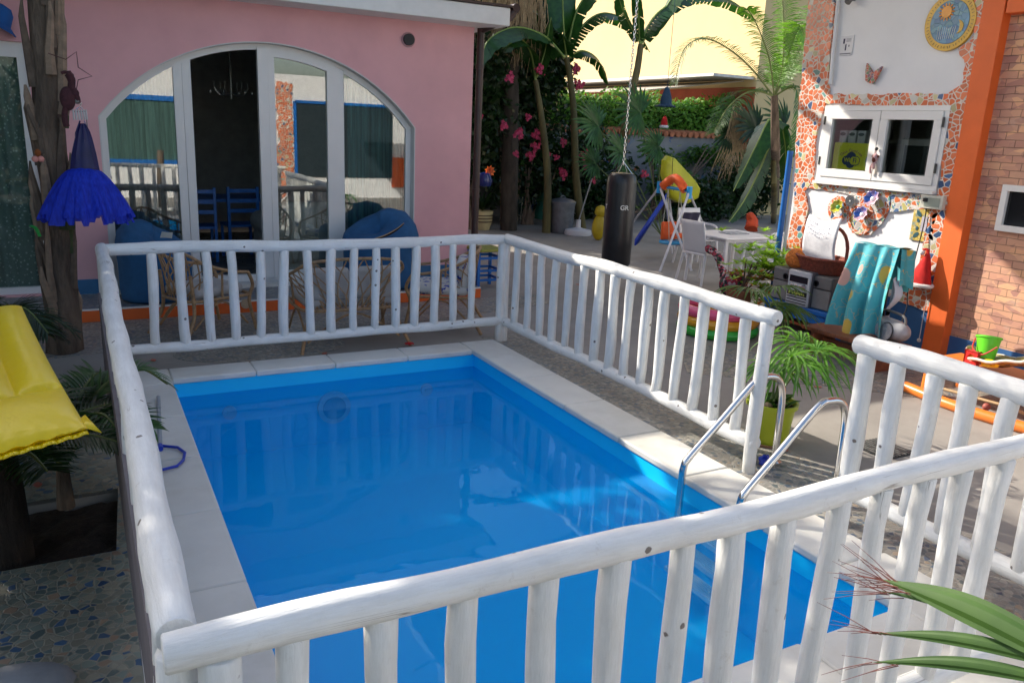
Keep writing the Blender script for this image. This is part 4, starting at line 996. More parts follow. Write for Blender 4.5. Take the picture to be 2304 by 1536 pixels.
# ------------------------------------------------------------ left planting
def smallpalm(label, base, fr, L0, seed, mt=None, n=34, wd=.016, trunk=None, name='young_palm', tmat=None):
    T = thing(name, label, 'palm', tuple(base), group='young feather palms left of the pool')
    m, md = MB(), MB()
    for i, p_ in enumerate(fr): frond(m, p_, L0, n, seed+i, wd, .5, .35, rachis=md, tilt=.8)
    m.build('fronds', mt or PALM, T, smooth=0); md.build('stalks', MC['frond_rachis'], T)
    if trunk: MB().tube(trunk[0], trunk[1], 12, wob=.1, rnd=random.Random(seed)).build('trunk', tmat or BARK, T)
b0 = G(150, 1140, 0); top = b0+V(0, 0, .22)
def fan_(c, n, reach, rise, seed, a0=0, a1=6.28):
    R = random.Random(seed); out = []
    for i in range(n):
        a = a0+(a1-a0)*(i+.5)/n+R.uniform(-.15, .15); d = V(math.cos(a), math.sin(a), 0); k = R.uniform(.8, 1.15)*reach; h = R.uniform(.7, 1.25)*rise
        out.append([c, c+d*k*.3+V(0, 0, h*.7), c+d*k*.7+V(0, 0, h), c+d*k+V(0, 0, h*.75)])
    return out
smallpalm('young palm growing from the square soil bed', b0, fan_(top, 9, .50, .42, 1), .20, 300, trunk=([b0, top], [.045, .03]))
b1 = G(40, 1240, 0)
smallpalm('palm with thick dark stump under the yellow mattress', b1, fan_(b1+V(0, 0, .5), 8, .55, .12, 2), .22, 320, LEAFD, trunk=([b1+V(-.05, 0, -.05), b1+V(-.05, 0, .3), b1+V(-.05, 0, .55)], [.12, .10, .09]), tmat=mat('dark_stump', (.045, .03, .02), .95, .5, 12, 1, 25, stretch=(1, 1, .3), dist=.03))
b2 = V(-.72, 6.1, 0)
smallpalm('dense dark palm filling the space beside the palm trunk', b2, fan_(b2+V(0, 0, .15), 20, .55, .50, 3), .24, 340, LEAFD, 40)
b3 = V(-.78, 5.15, 0)
smallpalm('dark low palm behind the tip of the yellow mattress', b3, fan_(b3+V(0, 0, .15), 14, .44, .38, 5), .22, 360, LEAFD, 36)

# ------------------------------------------------------------ porch: bean bags, rattan
def beanbag(px0, px1, pytop, label, opening, Y=9.02):
    x0, x1 = PY(px0, 560, Y).x, PY(px1, 560, Y).x; w_ = (x1-x0)/2; cx_ = (x0+x1)/2; h = PY((px0+px1)/2, pytop+42, Y).z-PZ
    T = thing('bean_bag_chair', label, 'armchair', (cx_, Y, PZ), group='blue denim bean bag chairs on the porch')
    prof = [(.0, 0), (.85, .0), (.97, .04), (1.0, .18), (.98, .42), (1.0, .62), (1.02, .74), (.95, .88), (.75, .97), (.4, 1.0), (.001, .96)]
    m = MB(); vs = []
    def f(u, v):
        k = v*(len(prof)-1); i = min(int(k), len(prof)-2); t_ = k-i; r_ = prof[i][0]*(1-t_)+prof[i+1][0]*t_; z_ = prof[i][1]*(1-t_)+prof[i+1][1]*t_
        a = u*2*PI; ca, sa = math.cos(a), math.sin(a); e = (abs(ca)**2.6+abs(sa)**2.6)**(-1/2.6)
        tiltz = 1-.22*z_*(ca*opening*.7)-.10*z_*(-sa)
        wr = 1+.02*math.sin(a*7+v*9)
        return V(cx_+ca*e*r_*w_*wr, Y+sa*e*r_*.36, PZ+z_*h*tiltz)
    m.grid(f, 48, 30); m.build('denim_body', DENIM, T, smooth=60)
    return T, cx_, w_, h
T, cx_, w_, h = beanbag(262, 428, 480, 'blue denim bean bag chair left of the open door with pale label', 1)
c = PY(372, 530, 8.68); MB().plate([wavy([(-.05, -.02), (.06, -.03), (.07, .03), (-.03, .04)], 2, .004)], lambda u, v, d: c+V(u, d, v), -.004, .004).build('cloth_label', mat('pale_label', (.4, .42, .4), .9), T)
T, cx_, w_, h = beanbag(775, 932, 455, 'blue denim bean bag chair right of the window with brown zip', -1)
z0_ = [PY(a, b_, 8.64) for a, b_ in ((840, 540), (868, 530), (890, 518), (908, 504))]
MB().tube(spline(z0_, 4), [.006+.012*math.sin(PI*i/12) for i in range(13)], 6).build('zip_opening', mat('dark_opening', (.02, .012, .01), .9), T)
MB().tube([p+V(0, -.012, .012) for p in spline(z0_, 4)], .006, 5).build('zip', mat('tan_zip', (.35, .25, .15), .6), T)

def rattan(name, label, loc, rz, w_, cush, cat='armchair', cm=None):
    T = thing(name, label, cat, loc, rz, 'rattan seats facing the porch'); h = w_/2; r = .015
    hoop = spline([(-h, .28, .58), (-h-.03, .05, .62), (-h, -.18, .70), (-h*.75, -.33, .80), (0, -.37, .83), (h*.75, -.33, .80), (h, -.18, .70), (h+.03, .05, .62), (h, .28, .58)], 5)
    MB().tube(hoop, r, 8).build('top_hoop', RATTAN, T, world=False)
    ring_ = spline([(-h*.9, .30, .36), (-h*.92, 0, .36), (-h*.8, -.28, .36), (0, -.32, .36), (h*.8, -.28, .36), (h*.92, 0, .36), (h*.9, .30, .36), (0, .34, .36), (-h*.9, .30, .36)], 4)
    MB().tube(ring_, r, 8).build('seat_ring', RATTAN, T, world=False)
    for sx_ in (-1, 1):
        MB().tube(spline([(sx_*h, .28, .58), (sx_*h*.95, .34, .45), (sx_*h*.92, .30, .3), (sx_*h*1.0, .36, 0)], 4), r*1.1, 8).build('leg', RATTAN, T, world=False)
        MB().tube(spline([(sx_*h*.8, -.30, .60), (sx_*h*.8, -.28, .36), (sx_*h*.86, -.30, .2), (sx_*h*1.0, -.42, 0)], 4), r*1.1, 8).build('leg', RATTAN, T, world=False)
        MB().tube(spline([(sx_*h*.9, .28, .08), (sx_*h*.88, 0, .33), (sx_*h*.85, -.3, .1)], 5), r*.7, 6).build('arch_brace', RATTAN, T, world=False)
        MB().tube([(sx_*h*.97, 0, .62), (sx_*h*.92, 0, .36)], r*.7, 6).build('arm_post', RATTAN, T, world=False)
    MB().tube(spline([(-h*.85, -.32, .08), (0, -.30, .32), (h*.85, -.32, .08)], 6), r*.7, 6).build('arch_brace', RATTAN, T, world=False)
    m = MB(); n = max(9, int(w_/.065))
    N = len(hoop)
    def hp(t_):
        k = (.14+.72*t_)*(N-1); i = int(k); a = hoop[i].lerp(hoop[min(i+1, N-1)], k-i); return a
    def bp_(t_):
        k = (.10+.80*t_); ang = k; x = -h*.9+2*h*.9*k; return V(x, -.30+.10*abs(2*k-1)**3, .37)
    for i in range(-2, n+1):
        for sg in (2, -2):
            a, b_ = i/n, (i+sg)/n
            t0, t1 = (a, b_)
            P = [];
            for j in range(5):
                q_ = t0+(t1-t0)*j/4
                if 0 <= q_ <= 1: P.append(hp(q_).lerp(bp_(q_), j/4)+V(0, 0, -.0))
            if len(P) > 1: m.tube(P, .007, 4)
    m.build('lattice_back', RATTAN, T, world=False)
    cb = MB().box((0, 0, .42), (w_*.84, .54, .10)); cb.build('seat_cushion', cm or CUSH, T, world=False, bevel=.04)
    if cush:
        for k in range(cush):
            x_ = (k-(cush-1)/2)*w_*.42; MB().box((x_, -.21, .58), (w_*.84/cush*.95, .11, .30), M=Matrix.Rotation(-.15, 3, 'X')).build('back_cushion', cm or CUSH, T, world=False, bevel=.045)
    return T
rattan('rattan_armchair', 'curved rattan armchair with pale cushion at the left behind the railing', (.98, 7.95, 0), rad(-62), .58, 0)
rattan('rattan_sofa', 'two seat rattan sofa with lattice back turned to the pool', (2.13, 7.25, 0), 0, 1.02, 2, 'sofa')
m_, nt, b = newmat('blue_patterned_cushion'); nt.links.new(ramp(nt, noise(nt, coords(nt), 14, 2), [(.56, (.55, .54, .52)), (.60, (.03, .06, .35))]), b.inputs['Base Color']); b.inputs['Roughness'].default_value = .9
rattan('rattan_armchair', 'rattan armchair with blue patterned cushion at the right behind the railing', (3.22, 7.45, 0), rad(62), .62, 1, cm=m_)
# blue stool
T = thing('blue_stool', 'blue wooden stool with yellow green top by the house corner', 'stool', tuple(G(1090, 650, 0)))
q = G(1088, 645, 0); W_ = .16
m0 = BLUEP
for sx_ in (-1, 1):
    for sy_ in (-1, 1): MB().box((q.x+sx_*W_, q.y+sy_*W_, .24), (.035, .035, .48)).build('leg', m0, T)
for z in (.12, .24, .40):
    for sy_ in (-1, 1): MB().box((q.x, q.y+sy_*W_, z), (.29, .022, .03)).build('rail', m0, T)
    for sx_ in (-1, 1): MB().box((q.x+sx_*W_, q.y, z), (.022, .29, .03)).build('rail', m0, T)
MB().box((q.x, q.y, .50), (.38, .38, .04)).build('seat', mat('olive_yellow_seat', (.30, .30, .05), .5), T, bevel=.01)
T = thing('red_flower', 'fallen red flower on the ground just behind the pool edge', 'flower', tuple(G(921, 776, 0))); m = MB(); q = G(921, 776, .02)
for k in range(7): a = k*.9; m.blade(q, (math.cos(a), math.sin(a), .7), .055, .05, (0, 0, 1), 1.2, 3)
m.build('petals', mat('red_petal', (.55, .01, .015), .6), T, smooth=0)
m = MB(); R = random.Random(4)
for a, b_ in ((345, 810), (1750, 885), (1840, 870), (1765, 990), (730, 795), (520, 770), (560, 765), (1560, 900), (1300, 640), (85, 1090), (2060, 1130), (1990, 1000)):
    T = tag(MB().plate([[(.03*math.cos(t_)*(1+.4*math.sin(2*t_)), .022*math.sin(t_)) for t_ in [k*.628 for k in range(10)]]], lambda u, v, d, q=G(a, b_, .008), r_=R.uniform(0, 6): q+V(u*math.cos(r_)-v*math.sin(r_), u*math.sin(r_)+v*math.cos(r_), d), 0, .003).build('fallen_petal', mat('coral_petal', (.50, .14, .09), .7), None), 'small coral petal fallen flat on the ground', 'petal', 'coral petals scattered on the ground')
# drain grate
q = G(1985, 1010, 0)
dg_ = thing('drain_grate', 'square metal drain grate in the paving behind the ladder', 'drain', (q.x, q.y, 0))
MB().box((q.x, q.y, .004), (.30, .30, .006)).build('plate', mat('dark_pit', (.02, .02, .02), .8), dg_)
m = MB()
for k in range(9): m.box((q.x-.12+k*.03, q.y, .009), (.012, .28, .006))
m.build('bars', mat('grey_iron', (.22, .22, .21), .5, metal=.6), dg_)

# ------------------------------------------------------------ house interior things seen through the door
T = thing('interior_sofa', 'pale rolled arm sofa seen inside through the arched window', 'sofa', (2.55, 10.3, .15))
SOFC = mat('sofa_cloth', (.42, .42, .38), .9, .1)
MB().box((2.75, 10.35, .40), (1.3, .8, .45)).build('seat', SOFC, T, bevel=.05); MB().box((2.75, 10.0, .65), (1.3, .22, .75)).build('backrest', SOFC, T, bevel=.07)
for x in (2.05, 3.45): MB().tube([(x, 9.86, .72), (x, 10.75, .72)], .13, 16).build('armrest', SOFC, T); MB().box((x, 10.3, .42), (.18, .86, .5)).build('arm_panel', SOFC, T, bevel=.02)
def dchair(loc, rz, label):
    T = thing('dining_chair', label, 'chair', loc, rz, 'blue dining chairs inside the house')
    for sx_ in (-1, 1):
        MB().box((sx_*.19, .19, .22), (.035, .035, .44)).build('leg', BLUEP, T, world=False); MB().box((sx_*.19, -.19, .48), (.035, .035, .96)).build('leg', BLUEP, T, world=False)
    MB().box((0, 0, .45), (.42, .42, .03)).build('seat', BLUEP, T, world=False)
    for z in (.65, .78, .91): MB().box((0, -.19, z), (.36, .02, .05)).build('back_slat', BLUEP, T, world=False)
    return T
c1_ = dchair((1.35, 11.2, .15), 0, 'blue ladder back chair inside the doorway, nearest the left door post'); dup(c1_, (1.9, 11.35, .15), .1, 'blue ladder back chair inside the doorway, nearer the white sofa'); 
T = thing('dining_table', 'blue dining table inside the dark room', 'table', (1.7, 11.9, .15)); MB().box((1.7, 11.9, .9), (1.5, .8, .04)).build('table_top', BLUEP, T)
for sx_ in (-1, 1):
    for sy_ in (-1, 1): MB().box((1.7+sx_*.68, 11.9+sy_*.34, .52), (.05, .05, .72)).build('leg', BLUEP, T)
T = thing('chandelier', 'small crystal chandelier hanging inside the dark room', 'chandelier', tuple(PY(520, 200, 11)))
q = PY(520, 195, 11); CR_ = mat('crystal', (.25, .25, .25), .2, metal=.5)
MB().tube([q+V(0, 0, -.15), V(q.x, q.y, 3.1)], .012, 6).build('stem', CR_, T)
for k in range(6):
    a = k*1.047; d = V(math.cos(a), math.sin(a), 0)
    MB().tube(spline([q+V(0, 0, -.08), q+d*.14+V(0, 0, -.10), q+d*.20+V(0, 0, -.02)], 4), .007, 5).build('arm', CR_, T); MB().tube([q+d*.20+V(0, 0, -.02), q+d*.20+V(0, 0, .05)], .007, 6).build('candle', mat('candle_white', (.25, .25, .22)), T)
    MB().ell(q+d*.25+V(0, 0, -.07), (.012, .012, .025), 6).build('drop', CR_, T)
def curtain(x0, x1, y, z0, z1, label, mt, seed):
    def f(u, v): return V(x0+(x1-x0)*u, y+.022*math.sin(u*(x1-x0)*46+seed)+.012*math.sin(u*90+v*3), z0+(z1-z0)*v)
    return tag(MB().grid(f, int((x1-x0)*70)+8, 6).build('curtain', mt, None), label, 'curtain')
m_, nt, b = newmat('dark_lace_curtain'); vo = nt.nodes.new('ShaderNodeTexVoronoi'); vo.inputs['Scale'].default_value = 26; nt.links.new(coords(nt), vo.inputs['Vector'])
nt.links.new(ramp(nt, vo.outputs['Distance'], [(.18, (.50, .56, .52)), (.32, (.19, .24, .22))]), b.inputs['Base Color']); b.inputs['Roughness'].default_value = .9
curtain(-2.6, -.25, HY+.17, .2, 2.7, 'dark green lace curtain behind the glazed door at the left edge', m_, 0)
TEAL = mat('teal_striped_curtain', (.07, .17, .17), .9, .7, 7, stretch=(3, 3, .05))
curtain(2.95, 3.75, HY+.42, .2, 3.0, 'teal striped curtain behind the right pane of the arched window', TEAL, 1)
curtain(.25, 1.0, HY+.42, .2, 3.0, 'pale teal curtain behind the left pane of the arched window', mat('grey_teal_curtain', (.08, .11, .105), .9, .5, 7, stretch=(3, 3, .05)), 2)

# ============================================================ right side: wall items
def wp(px, py, d=.03): return PX(px, py, WX-d)
# round ceramic plate
c = wp(2137, 50, .03); cy, cz = c.y, c.z; r_ = .255
T = thing('ceramic_disc', 'large round yellow and blue ceramic disc with sun and moon high on the wall', 'ceramic plate', tuple(c))
def discX(cy, cz, r, x0, x1, n=40, rz=1.0): return MB().plate([[(cy+r*math.cos(k*2*PI/n), cz+r*rz*math.sin(k*2*PI/n)) for k in range(n)]], lambda u, v, d: V(d, u, v), x0, x1)
YC = mat('ochre_glaze', (.62, .36, .03), .35, .15, 8); BC = mosaic('blue_glaze', 18, [(3, (.10, .26, .42)), (2, (.16, .34, .42)), (1, (.06, .18, .38))], (.14, .28, .40), .03, rough=.3)
discX(cy, cz, r_, WX-.03, WX-.001).build('rim', YC, T, bevel=.004); discX(cy, cz, r_*.76, WX-.036, WX-.03).build('blue_face', BC, T)
discX(cy+.04, cz+.09, .052, WX-.044, WX-.035).build('sun_face', mat('orange_glaze', (.70, .28, .02), .35), T)
m = MB()
for k in range(14): a = k*PI/7; m.blade((WX-.040, cy+.04+.05*math.cos(a), cz+.09+.05*math.sin(a)), (0, math.cos(a), math.sin(a)), .035, .016, (-1, 0, 0), 0, 2)
m.build('sun_rays', MC['orange_glaze'], T, smooth=0)
moon = [(cy-.09+.055*math.cos(a*.2-1.6), cz-.05+.055*math.sin(a*.2-1.6)) for a in range(17)]+[(cy-.075+.045*math.cos(1.6-a*.2), cz-.05+.042*math.sin(1.6-a*.2)) for a in range(17)]
moon = [(cy-.09-.06*math.cos(a*PI/12-PI/2), cz-.05+.06*math.sin(a*PI/12-PI/2)) for a in range(13)]+[(cy-.09-.025*math.cos(PI/2-a*PI/12), cz-.05+.06*math.sin(PI/2-a*PI/12)) for a in range(1, 12)]
MB().plate([moon], lambda u, v, d: V(d, u, v), WX-.043, WX-.035).build('moon', YC, T)
m = MB()
for k in range(9): m.tube([(WX-.038, cy+.10-k*.022, cz-.04-.01*(k % 2)), (WX-.038, cy+.10-k*.020, cz-.15)], .003, 4)
m.build('light_strokes', mat('pale_glaze', (.5, .55, .55), .4), T)
m = MB(); R = random.Random(3)
for k in range(46):
    a = k*2*PI/46; y_, z_ = cy+.224*math.cos(a), cz+.224*math.sin(a)
    m.tube([(WX-.031, y_-.010*math.cos(a), z_-.010*math.sin(a)), (WX-.031, y_+.012*math.cos(a+R.uniform(-.8, .8)), z_+.012*math.sin(a+R.uniform(-.8, .8)))], .0028, 4)
m.build('rim_lettering', mat('brown_glaze', (.16, .08, .02), .4), T)
# notice
p = wp(1905, 103, .004)
T = thing('wall_notice', 'small white printed notice on the upper white wall', 'notice', tuple(p))
MB().box((WX-.005, p.y, p.z), (.008, .17, .20)).build('sheet', mat('grey_paper', (.62, .62, .64), .6, .02), T, bevel=.002)
m = MB(); m.box((WX-.010, p.y+.035, p.z+.045), (.002, .022, .05)); m.box((WX-.010, p.y+.005, p.z-.02), (.002, .016, .06)); m.box((WX-.010, p.y-.035, p.z-.005), (.002, .01, .02))
for k in range(3): m.box((WX-.010, p.y-.025, p.z+.065-k*.012), (.002, .06, .003))
m.box((WX-.010, p.y, p.z-.082), (.002, .14, .008)); m.build('printed_marks', TXT, T)
text('1', .07, V(WX-.0095, p.y+.005, p.z-.01), RX, TXT, 'number', T)
# butterfly
p = wp(1966, 165, .02); T = thing('butterfly_ornament', 'small mosaic butterfly fixed to the upper white wall', 'ornament', tuple(p))
bf = mosaic('butterfly_mosaic', 34, [(4, (.55, .10, .05)), (1, (.6, .5, .2)), (1, (.2, .08, .15)), (1, (.15, .25, .12))], (.6, .55, .5), .05)
MB().plate([[(p.y+.10, p.z+.10), (p.y+.005, p.z), (p.y+.05, p.z-.09), (p.y+.085, p.z-.07), (p.y+.10, p.z+.02)]], lambda u, v, d: V(d, u, v), WX-.03, WX-.002).build('wing', bf, T)
MB().plate([[(p.y-.10, p.z+.06), (p.y+.0, p.z+.0), (p.y+.02, p.z-.10), (p.y-.02, p.z-.10), (p.y-.07, p.z-.01)]], lambda u, v, d: V(d, u, v), WX-.045, WX-.012).build('wing', bf, T)
# lamp stub at top
p = wp(1915, 2, .05); tag(MB().tube([V(WX, p.y, p.z+.02), V(WX-.06, p.y, p.z+.02), V(WX-.10, p.y, p.z-.02)], [.02, .028, .035], 10).build('wall_spotlight', GREYP, None), 'small grey spotlight at the top of the white wall', 'lamp')
# ceramic flowers
def wallflower(px, py, r, lab, pet, cen, rim):
    p = wp(px, py, .05); T = thing('ceramic_flower', lab, 'ceramic flower', tuple(p), group='ceramic flower dishes on the mosaic')
    Mr = Matrix.Rotation(-PI/2, 3, 'Y')@Matrix.Rotation(.35, 3, 'Y')
    n = 64; m = MB()
    def f(u, v): a = u*2*PI; k = r*v*(1+.10*v*math.cos(8*a)); return p+Mr@V(k*math.cos(a), k*math.sin(a), .045*v*v-.012)
    m.grid(f, n, 8); m.build('petals', pet, T, solid=.006)
    MB().ell(p+Mr@V(0, 0, 0), (.022, r*.34, r*.34)).build('centre', cen, T)
    MB().tube([V(WX-.0, p.y, p.z), V(WX-.045, p.y, p.z)], .02, 8).build('mount', mat('grey_mount', (.2, .2, .2)), T)
gp = lambda n_, a, b_: (lambda m3: m3)(leafmat(n_, a, b_, trans=0.0, rough=.2))
YG = mat('yellow_green_glaze', (.45, .42, .05), .2, .5, 20, .05); GG = mat('green_glaze', (.08, .30, .12), .2, .3, 20, .05)
BP, nt, b = newmat('blue_pink_glaze'); g_ = nt.nodes.new('ShaderNodeSeparateXYZ'); nt.links.new(coords(nt), g_.inputs[0])
nt.links.new(ramp(nt, noise(nt, coords(nt), 5, 2), [(.42, (.03, .10, .40)), (.50, (.45, .30, .45)), (.60, (.62, .40, .46))]), b.inputs['Base Color']); b.inputs['Roughness'].default_value = .2
wallflower(1886, 466, .075, 'yellow and green ceramic flower dish, leftmost of the three under the window', YG, GG, YC)
wallflower(1964, 448, .085, 'blue and pink ceramic flower dish nearest the window ledge', BP, mat('white_glaze', (.7, .7, .72), .2), YC)
wallflower(1940, 483, .080, 'blue and pink ceramic flower dish, lowest of the three on the wall', BP, MC['white_glaze'], YC)
# hanging compact disc
p = wp(1912, 452, .05); tag(MB().plate([[(p.y+.06*math.cos(k*.26), p.z+.06*math.sin(k*.26)) for k in range(24)], [(p.y+.009*math.cos(k*.6), p.z+.009*math.sin(k*.6)) for k in range(10)]], lambda u, v, d: V(d, u, v), WX-.05, WX-.046).build('shiny_disc', mat('mirror_disc', (.6, .62, .63), .15, metal=.9), None), 'shiny silver disc hanging between the ceramic flower dishes', 'disc')
# yellow majolica tile panel
p = wp(2083, 507, .012); T = thing('tile_panel', 'square yellow tile panel with dark leaf motifs below the kitchen window', 'tile panel', tuple(p))
MB().box((WX-.01, p.y, p.z), (.02, .30, .32)).build('panel', mosaic('yellow_majolica', 40, [(5, (.62, .46, .10)), (1, (.30, .36, .28)), (1, (.7, .6, .3))], (.55, .42, .15), .04), T, bevel=.003)
MB().box((WX-.022, p.y+.01, p.z+.01), (.004, .07, .14)).build('pale_centre', mat('grey_violet_glaze', (.45, .42, .48), .3), T)
m = MB()
for a, b_ in ((1, 1), (1, -1), (-1, 1), (-1, -1)):
    m.blade((WX-.024, p.y+a*.06, p.z+b_*.08), (0, a, b_), .075, .04, (-1, 0, 0), 0, 4, 0); m.blade((WX-.024, p.y+a*.075, p.z+b_*.02), (0, a*.4, b_), .045, .028, (-1, 0, 0), 0, 4, 0)
m.build('leaf_motifs', mat('dark_blue_green_glaze', (.04, .10, .12), .3), T, smooth=0)
# electric box, cable, hat
p = wp(2100, 455, .04); T = thing('emergency_light', 'small white rectangular light box under the corner of the kitchen window', 'light box', tuple(p))
MB().box((WX-.04, p.y, p.z), (.07, .24, .13), M=None).build('housing', mat('cream_plastic', (.58, .56, .48), .5), T, bevel=.008); MB().box((WX-.078, p.y-.01, p.z), (.006, .16, .085)).build('diffuser', mat('grey_green_diffuser', (.30, .33, .28), .3), T)
cp = spline([wp(2085, 452, .06), wp(2083, 480, .05), wp(2075, 520, .06), wp(2062, 570, .08), wp(2050, 620, .06), wp(2042, 660, .05), PX(2040, 690, WX-.15), PX(2030, 720, 6.95), PX(2035, 742, 6.75)], 6)
T = thing('power_cable', 'black power cable dropping from the light box to the boombox', 'cable', tuple(cp[0]))
MB().tube(cp, .006, 6).build('cord', BLACK, T); MB().box(cp[0]+V(-.01, 0, .01), (.04, .05, .035)).build('plug', BLACK, T, bevel=.005)
p = wp(2068, 605, .10)
T = thing('santa_hat', 'red pointed hat with white trim hanging by the orange pillar', 'hat', tuple(p))
RED = mat('red_felt', (.50, .012, .01), .9, .2, 20, .4, 200); WF = mat('white_fluff', (.70, .66, .64), .95, .1, 30, .9, 90, dist=.01)
b_0 = wp(2068, 640, .10)
def hatf(u, v):
    a = u*2*PI; c = b_0.lerp(wp(2088, 568, .10), v); r = .115*(1-v)**.8+.008+.006*math.sin(a*3+v*6); return c+V(r*.7*math.cos(a), r*math.sin(a), .0)
MB().grid(hatf, 20, 14).tube(spline([wp(2088, 572, .10), wp(2086, 561, .10), wp(2078, 562, .11)], 4), .012, 8).build('cone', RED, T)
MB().tube([b_0+V(.085*math.cos(k*.3), .125*math.sin(k*.3), 0) for k in range(22)], .022, 8, wob=.1, rnd=random.Random(1)).build('brim', WF, T); MB().ell(wp(2075, 568, .12), (.025,)*3).build('pompom', WF, T)
p = wp(2085, 668, .06); tag(MB().tube([p, p+V(-.0, .0, -.42)], .004, 5).ell(p+V(0, 0, -.44), (.02,)*3, 10).build('pull_cord', mat('pale_cord', (.5, .45, .42), .8), None), 'thin pale cord with a bead hanging below the red hat', 'cord')
p = wp(2072, 655, .03)
# ---- kitchen window contents
p0, p1_ = PX(1862, 325, WX+.03), PX(1955, 385, WX+.03)
ya, yb_ = y_l-.052-.085, ym+.004+.085; za, zb = WZ0+.14, WZ0+.42
T = thing('wifi_sign', 'bright yellow Casa Carolina WiFi sign behind the left kitchen pane', 'sign', (WX+.03, (ya+yb_)/2, za))
cyy = (ya+yb_)/2
MB().box((WX+.03, cyy, (za+zb)/2), (.006, ya-yb_-.03, zb-za)).build('yellow_card', mat('lime_yellow_card', (.82, .84, .05), .5, .03, bmp=0), T)
INK = mat('navy_ink', (.03, .06, .16), .5, .05, bmp=0)
def ovalX(y, z, ry, rz, x0, x1): return MB().plate([[(y+ry*math.cos(k*.196), z+rz*math.sin(k*.196)) for k in range(32)]], lambda u, v, d: V(d, u, v), x0, x1)
lz = za+.095
m = MB()
for dy, dz, rr in ((.055, 0, .05), (.0, .035, .055), (.0, -.03, .05)): m.plate([[(cyy+dy+rr*1.15*math.cos(k*.26), lz+dz+rr*math.sin(k*.26)) for k in range(24)]], lambda u, v, d: V(d, u, v), WX+.0240+dz*.01+dy*.008, WX+.027)
m.build('logo_blob', INK, T)
def rrect(y, z, hy, hz, r, x0, x1, n=6):
    L = []
    for cx_, cz_, a0 in ((hy-r, hz-r, 0), (-hy+r, hz-r, 90), (-hy+r, -hz+r, 180), (hy-r, -hz+r, 270)):
        for k in range(n+1): a = rad(a0+90*k/n); L.append((y+cx_+r*math.cos(a), z+cz_+r*math.sin(a)))
    return MB().plate([L], lambda u, v, d: V(d, u, v), x0, x1)
rrect(cyy-.012, lz, .107, .049, .045, WX+.0222, WX+.0236).build('logo_outline', INK, T)
LY = MC['lime_yellow_card']
rrect(cyy-.055, lz, .058, .041, .036, WX+.0208, WX+.0220).build('logo_field', LY, T)
text('Wi', .062, V(WX+.0205, cyy+.045, lz+.004), RX, LY, 'logo_letters', T, bold=True); text('Fi', .068, V(WX+.0200, cyy-.055, lz+.002), RX, INK, 'logo_letters', T, bold=True)
MAG = mat('violet_ink', (.30, .08, .20), .5, .05, bmp=0)
s_ = 'Casa Carolina'
for k, ch in enumerate(s_):
    if ch == ' ': continue
    a = rad(128-76*k/(len(s_)-1)-0); Rr = .21
    y_ = cyy-math.cos(a)*Rr*-1*-1 if 0 else cyy-(math.cos(a)*-1)*-Rr
    y_ = cyy-Rr*math.cos(PI-a)*-1
    y_ = cyy-Rr*math.cos(a)*1.0; z_ = lz-.105+Rr*math.sin(a)
    ang = a-PI/2
    text(ch, .045, V(WX+.0245, cyy-Rr*math.cos(a), z_), RX@Matrix.Rotation(ang, 3, 'Z'), MAG, 'letter', T)
for k, y_ in enumerate((ya-.07, ya-.19, ya-.31)):
    T = thing('storage_canister', ('leftmost', 'middle', 'rightmost')[k]+' of three white canisters behind the left kitchen window pane', 'canister', (WX+.12, y_, WZ0+.40), group='canisters behind the kitchen pane')
    MB().box((WX+.12, y_, WZ0+.48), (.10, .10, .14)).build('body', mat('white_tin', (.60, .62, .60), .4), T, bevel=.012)
    MB().plate([[(y_+.036*math.cos(k2*.4), WZ0+.51+.018*math.sin(k2*.4)) for k2 in range(16)]], lambda u, v, d: V(d, u, v), WX+.066, WX+.071).build('oval_window', mat('grey_oval', (.10, .13, .12), .3), T)
T = thing('microwave', 'grey microwave oven seen through the right kitchen pane', 'microwave', (WX+.6, 5.25, 1.55))
MB().box((WX+.55, 5.45, 1.88), (.45, .62, .42)).build('case', mat('grey_enamel', (.35, .34, .30), .5), T, bevel=.01); MB().box((WX+.32, 5.50, 1.88), (.01, .40, .28)).build('door_glass', mat('dark_door_glass', (.03, .035, .03), .15), T)
T = thing('shelf_unit', 'pale shelf unit inside behind the left kitchen pane', 'shelf', (WX+.9, 6.2, 1.55)); MB().box((WX+.9, 6.25, 2.05), (.3, .6, .04)).build('shelf', MC['grey_enamel'], T)
T = thing('blue_window_sticker', 'small blue and pale card tucked beside the WiFi sign', 'card', (WX+.02, yb_+.02, za+.08)); MB().box((WX+.018, yb_+.03, za+.11), (.004, .055, .06)).build('blue_half', mat('sticker_blue', (.05, .25, .60), .5), T); MB().box((WX+.018, yb_+.03, za+.06), (.004, .05, .035)).build('pale_half', mat('sticker_pale', (.35, .5, .65), .5), T)
# beaded animal hanging on the sash
p = PX(1968, 362, WX-.07); T = thing('beaded_animal', 'knotted pink and brown cloth animal hanging on the kitchen window handle', 'toy', tuple(p))
PKC = mat('pinkish_cloth', (.50, .30, .30), .9, .3, 30, .5); BRC = mat('brown_cloth', (.12, .03, .02), .9, .2)
MB().ell(p+V(0, 0, .12), (.016, .018, .018)).build('handle_knob', BLACK, T); MB().ell(p+V(0, .0, .03), (.028, .032, .045)).build('head', PKC, T); MB().ell(p+V(-.012, 0, .012), (.022, .022, .03)).build('muzzle', BRC, T)
MB().tube([p+V(0, 0, .07), p+V(0, 0, .11)], .006, 6).build('hanging_loop', PKC, T)
for sy_ in (-1, 1):
    MB().ell(p+V(0, sy_*.032, .045), (.012, .012, .014)).build('ear', BRC, T); MB().tube(spline([p+V(0, sy_*.01, -.02), p+V(-.005, sy_*.035, -.07), p+V(0, sy_*.028, -.13)], 4), .011, 8).build('leg', PKC if sy_ > 0 else mat('cream_cloth', (.6, .52, .42), .9), T)
